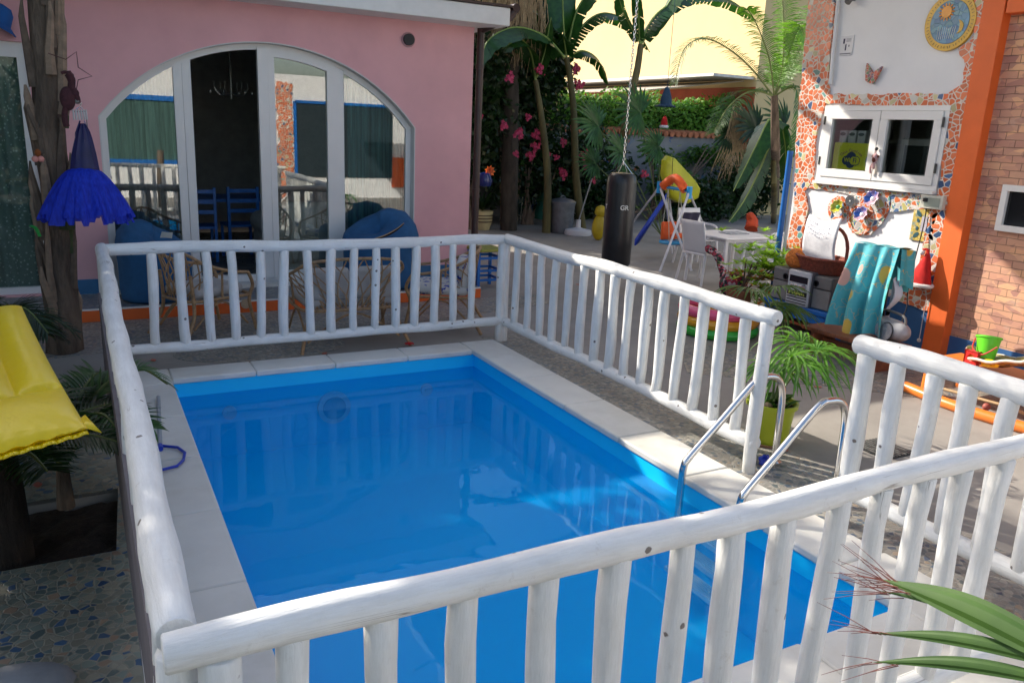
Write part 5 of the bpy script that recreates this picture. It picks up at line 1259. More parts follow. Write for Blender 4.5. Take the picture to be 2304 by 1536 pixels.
MB().ell(p+V(0, 0, -.04), (.02, .028, .045)).build('body', PKC, T)

# ---- things in front of the mosaic wall
XW = 6.75
def xp(px, py, X=XW): return PX(px, py, X)
tb = [xp(1742, 668), xp(1872, 738)]
ty0, ty1, tz = tb[1].y-.1, tb[0].y+.15, .30
T = thing('blue_bench', 'low blue painted bench carrying the stereo and basket', 'bench', (XW+.2, (ty0+ty1)/2, 0))
tz = .30
MB().box((XW+.22, (ty0+ty1)/2, tz-.025), (.46, ty1-ty0, .05)).build('top', BLUEP, T, bevel=.006)
MB().box((XW+.015, (ty0+ty1)/2, tz-.10), (.025, ty1-ty0-.1, .09)).build('front_rail', BLUEP, T)
for y_ in (ty0+.05, ty1-.05):
    for x_ in (XW+.03, XW+.41): MB().box((x_, y_, tz/2-.02), (.055, .055, tz-.02)).build('leg', BLUEP, T)
MB().box((XW+.22, (ty0+ty1)/2, .10), (.40, ty1-ty0-.1, .025)).build('lower_shelf', mat('rust_shelf', (.30, .07, .02), .6), T)
def speaker(px0, px1, lab):
    y1_, y0_ = xp(px0, 660, XW+.05).y, xp(px1, 680, XW+.05).y; yc = (y0_+y1_)/2; w_ = y1_-y0_; h = .36
    T = thing('loudspeaker', lab, 'loudspeaker', (XW+.18, yc, tz), group='pair of grey loudspeakers')
    MB().box((XW+.19, yc, tz+h/2), (.26, w_, h)).build('cabinet', mat('dark_grey_cabinet', (.07, .07, .07), .5), T, bevel=.012)
    MB().box((XW+.052, yc, tz+h*.31), (.016, w_*.9, h*.56)).build('lower_grille', mat('grey_grille_cloth', (.22, .21, .20), .9, .1, 20, .4, 300), T, bevel=.006)
    MB().box((XW+.052, yc+.0, tz+h*.80), (.016, w_*.9, h*.34)).build('upper_panel', GREYP, T, bevel=.006)
    MB().lathe([(.034, 0), (.034, .012), (.024, .012), (.020, .002), (.001, .002)], (XW+.046, yc+w_*(.24 if 'left' not in lab else -.24), tz+h*.76), 20, M=Matrix.Rotation(-PI/2, 3, 'Y')).build('tweeter', BLACK, T)
speaker(1734, 1772, 'grey loudspeaker at the left end of the blue bench')
speaker(1822, 1868, 'grey loudspeaker beside the turquoise cloth')
y1_, y0_ = xp(1766, 690).y, xp(1818, 690).y; yc = (y0_+y1_)/2; w_ = y1_-y0_
T = thing('stereo', 'silver hi-fi tower with dark display between the two loudspeakers', 'stereo', (XW+.15, yc, tz))
MB().box((XW+.16, yc, tz+.19), (.30, w_, .38)).build('case', mat('dark_case', (.09, .09, .10), .4), T, bevel=.01)
MB().box((XW-.002, yc, tz+.19), (.03, w_*.96, .37)).build('silver_front', SILVER, T, bevel=.01)
MB().box((XW-.018, yc, tz+.285), (.008, w_*.78, .07)).build('display', mat('display_black', (.01, .012, .02), .1), T)
for k in range(3): MB().box((XW-.02, yc+w_*(.25-.18*k), tz+.215), (.012, w_*.13, .022)).build('button', mat('chrome_button', (.6, .6, .62), .15, metal=.8), T, bevel=.004)
MB().lathe([(.03, 0), (.028, .02), (.001, .022)], (XW-.016, yc-w_*.27, tz+.215), 18, M=Matrix.Rotation(-PI/2, 3, 'Y')).build('volume_knob', MC['chrome_button'], T)
MB().box((XW-.019, yc, tz+.135), (.01, w_*.84, .05)).build('label_strip', mat('black_label', (.02, .02, .02), .4), T)
m = MB()
for k in range(9): m.box((XW-.0255, yc+w_*(.33-.08*k), tz+.135+(.004 if k % 2 else -.003)), (.003, w_*.045, .026))
m.build('label_marks', mat('lime_marks', (.6, .65, .12), .5, bmp=0), T)
for k in range(3): MB().box((XW-.018, yc, tz+.09-.03*k), (.008, w_*.86, .010)).build('slot', mat('black_label', (.02, .02, .02)), T)
# basket with towel
p = xp(1848, 600, XW+.22); bz = .66
T = thing('wicker_basket', 'red brown wicker basket with tall handle on top of the stereo', 'basket', (p.x, p.y, bz))
WICK = mat('red_wicker', (.24, .055, .03), .7, .4, 40, .9, 60, dist=.012); m = MB(); n = 72
def bas(u, v):
    a = u*2*PI; r_ = .20+.075*v+.006*math.cos(a*36)*(1 if int(v*8.99) % 2 else -1); return V(p.x+r_*.72*math.cos(a), p.y+r_*1.12*math.sin(a), bz+.16*v)
m.grid(bas, n, 9); m.build('woven_body', WICK, T, solid=.012)
MB().tube([V(p.x+.275*.72*math.cos(k*.2), p.y+.275*1.12*math.sin(k*.2), bz+.165) for k in range(33)], .016, 8, wob=.1, rnd=random.Random(2)).build('rim', WICK, T)
MB().tube(spline([V(p.x, p.y+.30, bz+.16), V(p.x, p.y+.29, bz+.34), V(p.x, p.y+.20, bz+.47), V(p.x, p.y, bz+.52), V(p.x, p.y-.20, bz+.47), V(p.x, p.y-.29, bz+.34), V(p.x, p.y-.30, bz+.16)], 5), .018, 8, wob=.12, rnd=random.Random(3)).build('handle', WICK, T)
TW = mat('white_towelling', (.74, .74, .77), .95, .05, 20, .7, 180, dist=.004)
T2 = thing('white_towel', 'white towel with dark printed writing standing in the wicker basket', 'towel', (p.x, p.y, bz+.1))
def tow(u, v): return V(p.x-.11+.05*math.cos(v*4)+.18*v*v*.6, p.y+.21-.42*u+.015*math.sin(v*7), bz+.12+.50*v*(1-.08*math.sin(u*PI))-.07*max(0, v-.85)*6*.3+.01*math.sin(u*9))
MB().grid(tow, 16, 16).build('cloth', TW, T2, solid=.018)
m = MB(); R = random.Random(7)
for row in range(4):
    for k in range(12):
        u, v = .12+k*.058, .86-row*.085; a = V(*tow(u, v))+V(-.012, 0, 0); b_ = V(*tow(u+R.uniform(.01, .035), v+R.uniform(-.035, .035)))+V(-.012, 0, 0)
        if R.random() < .85: m.tube([a, b_], .0028, 4)
m.build('printed_writing', mat('blue_grey_ink', (.14, .16, .24), .8), T2)
# turquoise cloth on a hidden chair
c_ = xp(1960, 640, 6.62)
T = thing('wooden_bench', 'brown wooden bench below the turquoise cloth', 'bench', (6.5, 5.2, 0))
sb = [G(1870, 775, 0), G(1960, 850, 0)]
bx, by = 6.42, 4.98
MB().box((bx, by, .24), (.38, .95, .035)).build('seat', WOOD, T, bevel=.004)
for y_ in (by-.36, by+.36): MB().box((bx, y_, .11), (.32, .04, .225)).build('side_panel', WOOD, T, bevel=.004)
MB().box((bx, by, .10), (.04, .70, .10)).build('stretcher', WOOD, T)
TQ, nt, b = newmat('turquoise_fish_cloth')
tc = nt.nodes.new('ShaderNodeUVMap')
cvec = coords(nt)
v1 = nt.nodes.new('ShaderNodeTexVoronoi'); v1.inputs['Scale'].default_value = 5.6; nt.links.new(coords(nt, (1, 1, .7)), v1.inputs['Vector'])
s1 = nt.nodes.new('ShaderNodeSeparateColor'); nt.links.new(v1.outputs['Color'], s1.inputs[0])
pc = ramp(nt, s1.outputs[0], [(0, (.55, .38, .07)), (.3, (.60, .20, .14)), (.45, (.62, .34, .28)), (.6, (.50, .42, .12)), (.8, (.04, .26, .20))], True)
f1 = ramp(nt, v1.outputs['Distance'], [(.33, (1, 1, 1)), (.37, (0, 0, 0))])
f0 = ramp(nt, s1.outputs[1], [(0, (1, 1, 1)), (.55, (0, 0, 0))], True)
fm_ = mix(nt, 1.0, f1, f0, 'MULTIPLY')
base = ramp(nt, noise(nt, cvec, 4), [(.3, (.05, .33, .38)), (.7, (.10, .42, .48))])
nz_ = noise(nt, cvec, 5.5, 2); ln = ramp(nt, nz_, [(.495, (0, 0, 0)), (.499, (1, 1, 1)), (.503, (1, 1, 1)), (.507, (0, 0, 0))])
cc = mix(nt, ln, base, (.55, .36, .12)); cc = mix(nt, fm_, cc, pc)
nt.links.new(cc, b.inputs['Base Color']); b.inputs['Roughness'].default_value = .85; bump(nt, noise(nt, cvec, 250, 2), b, .3, .002)
TQX = 6.55
T = thing('turquoise_cloth', 'turquoise beach cloth with fish pattern draped over a chair back', 'beach cloth', (TQX, 5.2, .2))
tl, tr_ = PX(1925, 545, TQX), PX(2025, 560, TQX+.1); bl_, br_ = PX(1862, 735, TQX-.12), PX(1978, 765, TQX-.12)
def tq(u, v):   # v 0 top
    a = tl.lerp(tr_, u); c = bl_.lerp(br_, u); spread = v
    hem = .04*math.sin(u*PI*3+.5)*v
    fold = (.008+.042*v)*math.sin(u*PI*6+.6*math.sin(v*3)+.5*math.sin(u*9))
    back = .0
    return a.lerp(c, v)+V(-fold*1.3+.05*math.sin(PI*v)*-.6, .0+.02*math.sin(u*PI*7+1)*v, hem)
m = MB(); m.grid(tq, 90, 24)
def tqtop(u, v): a = tl.lerp(tr_, u); return a+V(.20*v, 0, .012*math.sin(v*PI)-.02*v+.006*math.sin(u*14))
m.grid(tqtop, 40, 6)
def tqside(u, v): return tr_+V(.20*u, -.02-.012*math.sin(u*9), -.34*v-.02*u+.02*math.sin(u*5)*v)+V(-.02*v, -.05*v, 0)
m.grid(tqside, 12, 10)
def tqback(u, v): a = tl.lerp(tr_, u)+V(.20, 0, -.02); return a+V(.02*math.sin(u*20)*v, 0, -.4*v)
m.grid(tqback, 30, 8)
m.build('draped_fabric', TQ, T, smooth=70)
m = MB()
def gq(u, v): c = PX(2000, 625, TQX+.08); return c+V(.03*math.sin(u*8), -.05-.10*u*math.sin(PI*min(1, v*1.2+.1)), -.36*v+.02*math.sin(u*6))
m.grid(gq, 14, 12); m.build('grey_lining', mat('pale_grey_cloth', (.55, .56, .60), .9, .1), T)
T = thing('hidden_chair', 'dark folding chair holding the turquoise cloth', 'chair', (TQX+.1, 5.2, .25))
for y_ in (tl.y-.06, tr_.y+.06): MB().tube([(TQX+.10, y_, .0), (TQX+.10, y_, tl.z-.03)], .013, 8).build('leg', BLACK, T)
MB().tube([(TQX+.10, tl.y-.06, tl.z-.03), (TQX+.10, tr_.y+.06, tr_.z-.03)], .013, 8).build('back_bar', BLACK, T)
# boombox
q0 = PX(2030, 765, 6.6); T = thing('boombox', 'silver rounded portable radio at the end of the wooden bench', 'radio', (6.62, 4.72, .26))
MR = Matrix.Rotation(rad(-14), 3, 'Z'); cb_ = V(6.58, 4.74, .36)
T.location = cb_-V(0, 0, .11)
bbm = MB()
def bb(u, v):
    a = u*2*PI; k = v*2-1; w1 = (1-abs(k)**3.2)**.5 if abs(k) < 1 else 0
    return cb_+MR@V(.105*w1*math.cos(a)*(1+.0), .24*k, .10*w1*math.sin(a))
bbm.grid(bb, 28, 22); bbm.build('rounded_case', mat('dull_silver', (.36, .36, .37), .35), T)
fv = MR@V(-1, 0, 0)
disc_M = MR@Matrix.Rotation(-PI/2+.25, 3, 'Y')
MB().lathe([(.085, 0), (.085, .012), (.078, .016), (.03, .010), (.001, .012)], cb_+MR@V(-.098, -.07, -.015), 28, M=disc_M).build('speaker_grille', mat('grey_mesh', (.26, .26, .28), .6, .1, 60, .5, 200), T)
MB().lathe([(.088, -.004), (.096, .006), (.088, .010)], cb_+MR@V(-.095, -.07, -.015), 28, M=disc_M).build('grille_ring', BLACK, T)
MB().box(cb_+MR@V(-.098, .10, -.02), (.02, .13, .08), M=MR).build('front_panel', mat('grey_panel', (.34, .34, .36), .4), T, bevel=.006)
MB().box(cb_+MR@V(-.110, .10, -.005), (.006, .04, .025), M=MR).build('display', BLACK, T)
MB().tube(spline([cb_+MR@V(.02, .17, .06), cb_+MR@V(.01, .14, .15), cb_+MR@V(.01, -.14, .15), cb_+MR@V(.02, -.17, .06)], 5), .012, 8).build('handle', GREYP, T)
# leafy planter and orange netting
q = G(1700, 695, 0); q = V(q.x-.2, q.y+.1, 0)
T = thing('croton_plant', 'bright green leafy plant with orange leaves next to the loudspeakers', 'plant', tuple(q)); m = MB(); mo = MB(); R = random.Random(12)
pc_ = PX(1725, 590, q.x+.1)
for i in range(120):
    c = V(pc_.x+R.gauss(0, .14), pc_.y+R.gauss(0, .27), pc_.z+R.gauss(0, .17)-.08)
    low = c.z < pc_.z-.15
    for k in range(9):
        a = k*.7+R.uniform(0, .4); (mo if (low and R.random() < .45) else m).blade(c, (math.cos(a), math.sin(a), R.uniform(.2, .9)), R.uniform(.09, .15), .032, (0, 0, 1), .5, 3)
m.build('green_leaves', LEAFB, T, smooth=0); mo.build('orange_leaves', lm('orange_leaves', (.45, .08, .02), (.55, .22, .03)), T, smooth=0)
m = MB(); 
for k in range(7): m.tube([q+V(R.uniform(-.05, .05), R.uniform(-.05, .05), .15), V(pc_.x+R.gauss(0, .1), pc_.y+R.gauss(0, .15), pc_.z)], .010, 5)
m.build('stems', BARK, T); MB().lathe([(.12, 0), (.17, .22), (.18, .24), (.16, .24), (.15, .2), (.001, .2)], q, 24).build('plant_pot', mat('terracotta', (.32, .12, .06), .8), T)
p = xp(1800, 585, XW+.2); T = thing('orange_net_bag', 'crumpled orange net bag behind the basket', 'net bag', (p.x, p.y, .66))
m = MB(); m.ell((p.x, p.y+.02, .76), (.12, .16, .12), 20); m.build('mesh_bag', mat('orange_mesh', (.70, .20, .03), .8, .3, 40, 1, 50, dist=.03), T)
# paddling pool
q = G(1612, 748, 0); r_ = .43
T = thing('paddling_pool', 'small inflatable paddling pool with pink, yellow and green rings', 'paddling pool', tuple(q)); cz_ = .055
for k, (nm_, col) in enumerate((('green_ring', (.04, .42, .05)), ('yellow_ring', (.70, .34, .02)), ('pink_ring', (.75, .10, .22)))):
    z = .06+k*.10; m = MB()
    def tor(u, v, z=z): a = u*2*PI; b_ = v*2*PI; rr = r_-.06+.058*math.cos(b_)*(1+.04*math.sin(a*22)); return q+V(rr*math.cos(a), rr*math.sin(a), z+.058*math.sin(b_))
    m.grid(tor, 66, 12); m.build(nm_, mat(nm_+'_vinyl', col, .25, .05, bmp=0), T, smooth=80)
MB().plate([[(q.x+(r_-.08)*math.cos(k*.2), q.y+(r_-.08)*math.sin(k*.2)) for k in range(31)]], flat, .006, .02).build('pool_base', mat('pink_ring_vinyl', (.75, .10, .22)), T)
# potted palm in lime pot
q = G(1726, 992, 0)
T = thing('potted_fan_palm', 'green fan palm in a lime green plastic pot by the pool ladder', 'potted palm', tuple(q))
LIME = mat('lime_plastic', (.36, .42, .02), .4, .05)
MB().lathe([(.001, 0), (.125, .0), (.155, .26), (.172, .265), (.174, .295), (.158, .295), (.15, .26), (.001, .26)], q, 36).build('pot', LIME, T)
MB().lathe([(.13, .001), (.15, .004), (.155, .02), (.14, .02)], q, 30).build('saucer', mat('brown_saucer', (.28, .14, .08), .7), T)
MB().lathe([(.15, .262), (.08, .272), (.001, .275)], q, 24).build('soil', SOIL, T)
R = random.Random(9); 
for k in range(7):
    a = k*.9; MB().ell(q+V(.09*math.cos(a), .09*math.sin(a), .285), (.035, .028, .02)).build('pebble', [mat('tan_pebble', (.35, .24, .16), .8), mat('dark_pebble', (.15, .12, .10), .8)][k % 2], T)
m = MB(); 
for k in range(16):
    a = k*2.4; m.blade(q+V(.07*math.cos(k), .07*math.sin(k)-.03, .27), (math.cos(a), math.sin(a), .9), .12, .05, (0, 0, 1), .7, 3)
m.build('succulent_leaves', LEAFM, T, smooth=0)
st_, m, md = [], MB(), MB(); top = PY(1790, 800, q.y)+V(0, 0, -.02)
hub = [(PY(1778, 805, q.y), (.3, -.5, .2), .46), (PY(1835, 790, q.y-.02), (.8, -.2, .1), .42), (PY(1745, 830, q.y+.05), (-.7, -.4, .1), .34), (PY(1800, 775, q.y+.2), (.2, .8, .4), .36), (PY(1800, 820, q.y-.15), (.5, -.8, .0), .40)]
GP = lm('palm_bright', (.06, .18, .02), (.14, .30, .04), trans=.3)
for i, (c, ax_, L) in enumerate(hub):
    R = random.Random(400+i); ax_ = Vector(ax_).normalized(); sd = ax_.cross(V(0, 0, 1)).normalized()
    for k in range(19):
        a = rad(-125+250*k/18); d = ax_*math.cos(a)+sd*math.sin(a)+V(0, 0, .35+R.uniform(-.1, .1)); m.blade(c, d, L*R.uniform(.8, 1.25), .023, (0, 0, 1), 2.0*R.uniform(.8, 1.15), 7, .2)
    md.tube(spline([q+V(0, 0, .26), q.lerp(c, .6)+V(0, 0, .15), c], 5), .009, 6)
m.build('fan_leaves', GP, T, smooth=0); md.build('leaf_stalks', MC['green_stalks'], T)
# second palm behind (fronds by the blue bench)
q = G(1790, 790, 0)+V(0, .1, 0); q.z = 0
T = thing('fan_palm_clump', 'low fan palm with drooping fronds before the blue bench', 'palm', tuple(q)); m, md = MB(), MB()
for i, (px, py, ax_, L) in enumerate(((1690, 655, (-.9, -.2, .2), .40), (1745, 650, (-.2, -.9, .3), .36), (1765, 700, (.5, -.8, .0), .40), (1735, 690, (.7, -.5, .1), .42))):
    c = PY(px, py, q.y-.02*i); R = random.Random(500+i); ax_ = Vector(ax_).normalized(); sd = ax_.cross(V(0, 0, 1)).normalized()
    for k in range(18):
        a = rad(-80+160*k/17); d = ax_*math.cos(a)+sd*math.sin(a)+V(0, 0, .3); m.blade(c, d, L*R.uniform(.85, 1.1), .028, (0, 0, 1), 1.5*R.uniform(.8, 1.15), 6, .2)
    md.tube(spline([q, q.lerp(c, .6)+V(0, 0, .1), c], 5), .009, 6)
m.build('fan_leaves', lm('palm_olive', (.06, .12, .02), (.12, .2, .04), trans=.25), T, smooth=0); md.build('leaf_stalks', MC['green_stalks'], T)
# blue crumpled thing
q = G(1720, 1048, 0); m = MB(); R = random.Random(3)
def cr(u, v): a = u*2*PI; b_ = (v-.5)*PI; k = .038*(1+.25*math.sin(a*3+v*9)+.2*math.sin(a*7-v*5)); return q+V(k*math.cos(a)*math.cos(b_), k*math.sin(a)*math.cos(b_), .032+k*.85*math.sin(b_))
tag(m.grid(cr, 24, 14).build('crumpled_balloon', mat('royal_blue_plastic', (.02, .03, .42)), None, smooth=30), 'crumpled blue balloon scrap on the ground beside the lime pot', 'balloon')
q = G(1760, 1012, 0); tag(MB().ell(q+V(0, 0, .012), (.03, .045, .012)).build('pink_petal', mat('coral_petal', (.5, .14, .09)), None), 'pale pink fallen flower beside the lime pot', 'flower')

# orange play table with toys and baby bouncer
OT = mat('orange_plastic', (.76, .20, .03), .35, .06, bmp=0)
q = V(6.30, 3.55, 0); T = thing('play_table', 'low orange plastic play table by the brick wall', 'play table', tuple(q))
MB().box((6.42, 3.55, .26), (.62, 1.15, .05)).build('table_top', OT, T, bevel=.02)
MB().tube([V(6.16+.30*math.cos(k*.196)*0+.0, 0, 0) for k in range(2)] if 0 else spline([(6.12, 4.10, .30), (6.10, 3.5, .31), (6.12, 3.0, .30)], 6), .028, 8).build('raised_lip', OT, T)
for a, b_ in ((6.18, 4.02), (6.18, 3.06), (6.66, 4.02), (6.66, 3.06)): MB().tube([(a, b_, .25), (a, b_, .0)], [.035, .045], 12).build('leg', OT, T)
MB().tube(spline([(6.05, 4.12, .045), (5.98, 3.6, .04), (6.02, 3.0, .045)], 5), .045, 12).build('foot_bar', OT, T)
bq = PX(2215, 815, 6.45); bq = V(6.45, bq.y, .285)
T = thing('toy_bucket', 'lime green toy bucket with red handle on the play table', 'bucket', tuple(bq))
Mb = Matrix.Rotation(.25, 3, 'Y')@Matrix.Rotation(-.15, 3, 'X')
MB().lathe([(.001, .0), (.065, .0), (.09, .17), (.098, .17), (.098, .185), (.084, .185), (.06, .01), (.001, .01)], bq+V(0, 0, .07), 28, M=Mb).build('pail', mat('neon_green_plastic', (.12, .62, .02), .4, .04, bmp=0), T)
MB().tube(spline([bq+V(-.02, .10, .22), bq+V(-.08, .07, .15), bq+V(-.09, -.02, .12), bq+V(-.04, -.10, .20)], 5), .007, 6).build('handle', mat('toy_red', (.55, .03, .02), .35, bmp=0), T)
tq_ = [('toy_sieve', 'see-through pale toy sieve leaning on the play table', (.08, .06, .03), (.60, .42, .34), 0), ('toy_block', 'red toy block with orange star hole under the bucket', (-.03, .06, .045), (.55, .03, .03), 1), ('toy_mould', 'bright yellow toy mould on the play table', (-.02, -.06, .04), (.80, .60, .02), 2), ('toy_shovel', 'orange yellow toy shovel beside the red block', (.0, -.01, .07), (.80, .35, .02), 3)]
for nm_, lab, off, col, kd in tq_:
    c = bq+Vector(off); T = thing(nm_, lab, 'toy', tuple(c)); mt = mat(nm_+'_plastic', col, .35, .04, bmp=0)
    if kd == 0: MB().lathe([(.03, 0), (.09, .06), (.095, .06), (.095, .07), (.085, .07), (.025, .005)], c+V(-.04, .07, 0), 24, M=Matrix.Rotation(.5, 3, 'X')).build('bowl', mt, T)
    if kd == 1:
        MB().plate([[(-.055, -.055), (.055, -.055), (.055, .055), (-.055, .055)], [(.028*math.cos(k*1.257)*(1), .028*math.sin(k*1.257)) for k in range(5)]], lambda u, v, d: c+V(d-.05, u, v+.03), -.02, .02).build('frame', mt, T, bevel=.006)
        MB().box(c+V(-.045, 0, .03), (.015, .07, .07)).build('orange_core', mat('toy_orange', (.75, .25, .02), .4, bmp=0), T)
    if kd == 2: MB().lathe([(.06, 0), (.055, .03), (.03, .05), (.001, .055)], c+V(-.05, -.02, 0), 7).build('mould', mt, T); MB().tube([c+V(-.05, -.03, .04), c+V(-.1, -.11, .03)], .018, 8).build('handle', mt, T)
    if kd == 3: MB().box(c+V(-.03, 0, .03), (.05, .07, .012), M=Matrix.Rotation(.7, 3, 'X')).build('blade', mt, T, bevel=.005); MB().tube([c+V(-.03, 0, .04), c+V(-.02, .02, .14)], .011, 8).build('handle', mt, T)
PAT = mosaic('patterned_cloth', 24, [(6, (.42, .34, .12)), (1, (.08, .10, .22)), (1, (.20, .07, .04)), (1, (.5, .45, .3))], (.42, .34, .12), .02, rough=.9)
T = thing('baby_bouncer', 'patterned cloth baby bouncer with pale edging on the play table', 'baby bouncer', (6.45, 3.3, .29))
def bn(u, v): return V(6.30+.32*u, 3.78-.75*v, .30+.24*v**1.6+.05*abs(2*u-1)+.008*math.sin(v*20))
MB().grid(bn, 12, 20).build('cloth_seat', PAT, T, solid=.02)
MB().tube([V(*bn(0, k/20))+V(-.01, 0, .012) for k in range(21)], .012, 8).build('pale_edging', mat('pale_piping', (.6, .58, .5), .7), T); MB().tube([V(*bn(1, k/20))+V(.01, 0, .012) for k in range(21)], .012, 8).build('pale_edging', MC['pale_piping'], T)
T = thing('wooden_rattle_frame', 'thin wooden toy frame lying under the play table', 'toy frame', (6.2, 3.6, .08))
MB().tube([(6.12, 3.95, .10), (6.15, 3.3, .12)], .012, 8).tube([(6.15, 3.3, .12), (6.3, 3.2, .05)], .012, 8).build('rods', mat('pale_wood', (.45, .30, .15), .6), T); MB().ell((6.1, 3.45, .08), (.03,)*3).build('wooden_ball', mat('red_wood', (.3, .07, .05), .6), T)

# ============================================================ garden things
# punch bag
q = V(6.36, 8.80, 0); tz_ = PY(1392, 388, q.y).z; bz_ = PY(1388, 598, q.y).z; cx_ = PY(1393, 490, q.y).x; q.x = cx_
hw_ = (PY(1424, 490, q.y).x-PY(1361, 490, q.y).x)/2*math.cos(.5)
T = thing('punch_bag', 'black punch bag hanging on a long chain above the courtyard', 'punch bag', (q.x, q.y, bz_))
PB = mat('black_leather', (.018, .018, .020), .32, .3, 6, .25, 25, dist=.01)
MB().lathe([(.001, bz_), (hw_*.85, bz_+.005), (hw_*.98, bz_+.05), (hw_, bz_+.4), (hw_*.99, tz_-.14), (hw_*.93, tz_-.05), (hw_*.75, tz_-.01), (hw_*.3, tz_), (.001, tz_)], (q.x, q.y, 0), 32).build('bag', PB, T)
for k in range(4):
    a = k*PI/2+.5; MB().tube([V(q.x+hw_*.8*math.cos(a), q.y+hw_*.8*math.sin(a), tz_-.03), V(q.x, q.y, tz_+.14)], .005, 5).build('strap', STEEL, T)
vd = V(-q.x, -q.y, 0).normalized(); sd = V(-vd.y, vd.x, 0); zt = PY(1410, 465, q.y).z
Rt = Matrix((( sd.x, 0, vd.x), (sd.y, 0, vd.y), (0, 1, 0)))
for s_, an in (('GR', .30), ('T', -1.1)):
    d_ = (vd*math.cos(an)+sd*math.sin(an)); s2_ = V(-d_.y, d_.x, 0)
    text(s_, .085, V(q.x, q.y, zt)+d_*(hw_+.002), Matrix(((s2_.x, 0, d_.x), (s2_.y, 0, d_.y), (0, 1, 0))), mat('white_print', (.75, .75, .72), .5), 'printed_letters', T, bold=True)
m = MB(); z = tz_+.12; k = 0; tx = PY(1436, 0, q.y).x-q.x; zz = PY(1436, 0, q.y).z
while z < 4.9:
    s_ = (z-tz_)/(zz-tz_); c = V(q.x+tx*s_*.55, q.y, z); a = (k % 2)*PI/2+.6; d = V(math.cos(a), math.sin(a), 0)
    m.tube([c+d*.014*math.cos(t)+V(0, 0, .030*math.sin(t)) for t in [j*PI/4 for j in range(9)]], .0048, 5, cap=False); z += .046; k += 1
m.build('chain', STEEL, T)
MB().tube([(3.5, q.y+.02, 4.94), (6.9, q.y+.02, 4.94)], .03, 8).build('support_rod', PVC, T)
# metal bin
q = G(1262, 523, 0); h = PY(1262, 447, q.y).z; r_ = (G(1288, 515, 0)-G(1236, 515, 0)).length/2*.95
GALV = mat('galvanised_metal', (.16, .17, .19), .45, .2, 10, .3, 40, metal=.6)
T = thing('metal_bin', 'ribbed galvanised metal dustbin with domed lid in the dark garden', 'bin', tuple(q))
pr = [(.001, 0), (r_*.9, 0)]+[(r_*(.9+.1*z)*(1.03 if k % 2 else 1), z*h*.88) for k, z in enumerate([i/16 for i in range(17)])]
MB().lathe(pr, q, 32).build('body', GALV, T); MB().lathe([(r_*1.08, h*.87), (r_*1.08, h*.92), (r_*.8, h*.98), (r_*.3, h*1.02), (.001, h*1.03)], q, 32).build('lid', GALV, T)
MB().tube(spline([q+V(-r_*.3, 0, h*1.0), q+V(0, 0, h*1.09), q+V(r_*.3, 0, h*1.0)], 4), .012, 6).build('lid_handle', GALV, T)
# parasol base and folded parasols
q = G(1300, 528, 0); T = thing('parasol_stand', 'white round parasol base with thin leaning pole', 'parasol base', tuple(q))
MB().lathe([(.001, 0), (.27, 0), (.28, .03), (.26, .10), (.10, .13), (.05, .15), (.045, .30), (.001, .30)], q, 30).build('base', WPL, T); MB().tube([q+V(0, 0, .28), q+V(.25, 0, 1.12)], .014, 8).build('pole', mat('grey_pole', (.3, .3, .3), .4), T)
q = G(1220, 505, 0); T = thing('folded_parasol', 'folded dark green parasol leaning among the shrubs', 'parasol', tuple(q)); GC = mat('dark_green_canvas', (.004, .10, .07), .8, .2)
a_, b_ = q+V(0, 0, .12), PY(1232, 385, q.y); MB().tube([a_, a_.lerp(b_, .15), a_.lerp(b_, .6), b_], [.17, .16, .09, .03], 12, wob=.2, rnd=random.Random(2)).build('folded_canopy', GC, T); MB().tube([q, b_], .015, 6).build('pole', MC['grey_pole'], T)
q = G(1225, 508, 0)+V(.1, -.1, 0); tag(MB().ell(q+V(0, 0, .10), (.16, .1, .1)).build('yellow_toy', mat('amber_plastic', (.45, .26, .01), .4), None), 'small amber yellow toy on the ground under the folded parasol', 'toy')
# folded chairs bundle
q = G(1140, 500, 0); T = thing('folded_deckchairs', 'stack of folded dark deckchairs with thin metal legs', 'folded chairs', tuple(q)); Fm = mat('dark_teal_fabric', (.01, .05, .05), .8)
for k in range(4):
    o = V(k*.10, .05*k, 0); MB().tube([q+o+V(-.18, 0, 0), q+o+V(.10, 0, .85)], .011, 6).tube([q+o+V(.16, -.05, 0), q+o+V(.24, 0, .8)], .011, 6).build('metal_frame', STEEL, T); MB().add([q+o+V(-.13, -.03, .15), q+o+V(.12, -.03, .15), q+o+V(.26, -.03, .75), q+o+V(.06, -.03, .78)], [(0, 1, 2, 3)]).build('canvas', Fm, T, solid=.01)
# round ceramic planter by house corner
q = G(1084, 516, 0); r_ = (G(1108, 500, 0)-G(1062, 500, 0)).length/2*.9; h = PY(1084, 474, q.y).z
T = thing('striped_planter', 'round cream planter with brown stripes at the house corner', 'planter', tuple(q))
CRM = mat('cream_ceramic', (.50, .42, .22), .5)
MB().lathe([(.001, 0), (r_*.7, 0), (r_*.98, h*.45), (r_, h*.8), (r_*1.04, h*.95), (r_*1.05, h), (r_*.95, h), (r_*.9, h*.85), (.001, h*.85)], q, 32).build('pot', CRM, T)
for z in (.45, .62, .78): MB().lathe([(r_*1.0*(.99 if z < .5 else 1.01), h*z-.012), (r_*1.02, h*z), (r_*1.0*(.99 if z < .5 else 1.01), h*z+.012)], q, 32).build('stripe', mat('brown_stripe', (.10, .06, .03), .5), T)
m = MB(); R = random.Random(2)
for k in range(60): a = R.uniform(0, 6.28); m.blade(q+V(0, 0, h), (math.cos(a), math.sin(a), R.uniform(.5, 2)), R.uniform(.3, .6), .05, (0, 0, 1), .8, 4)
m.build('foliage', LEAFD, T, smooth=0)
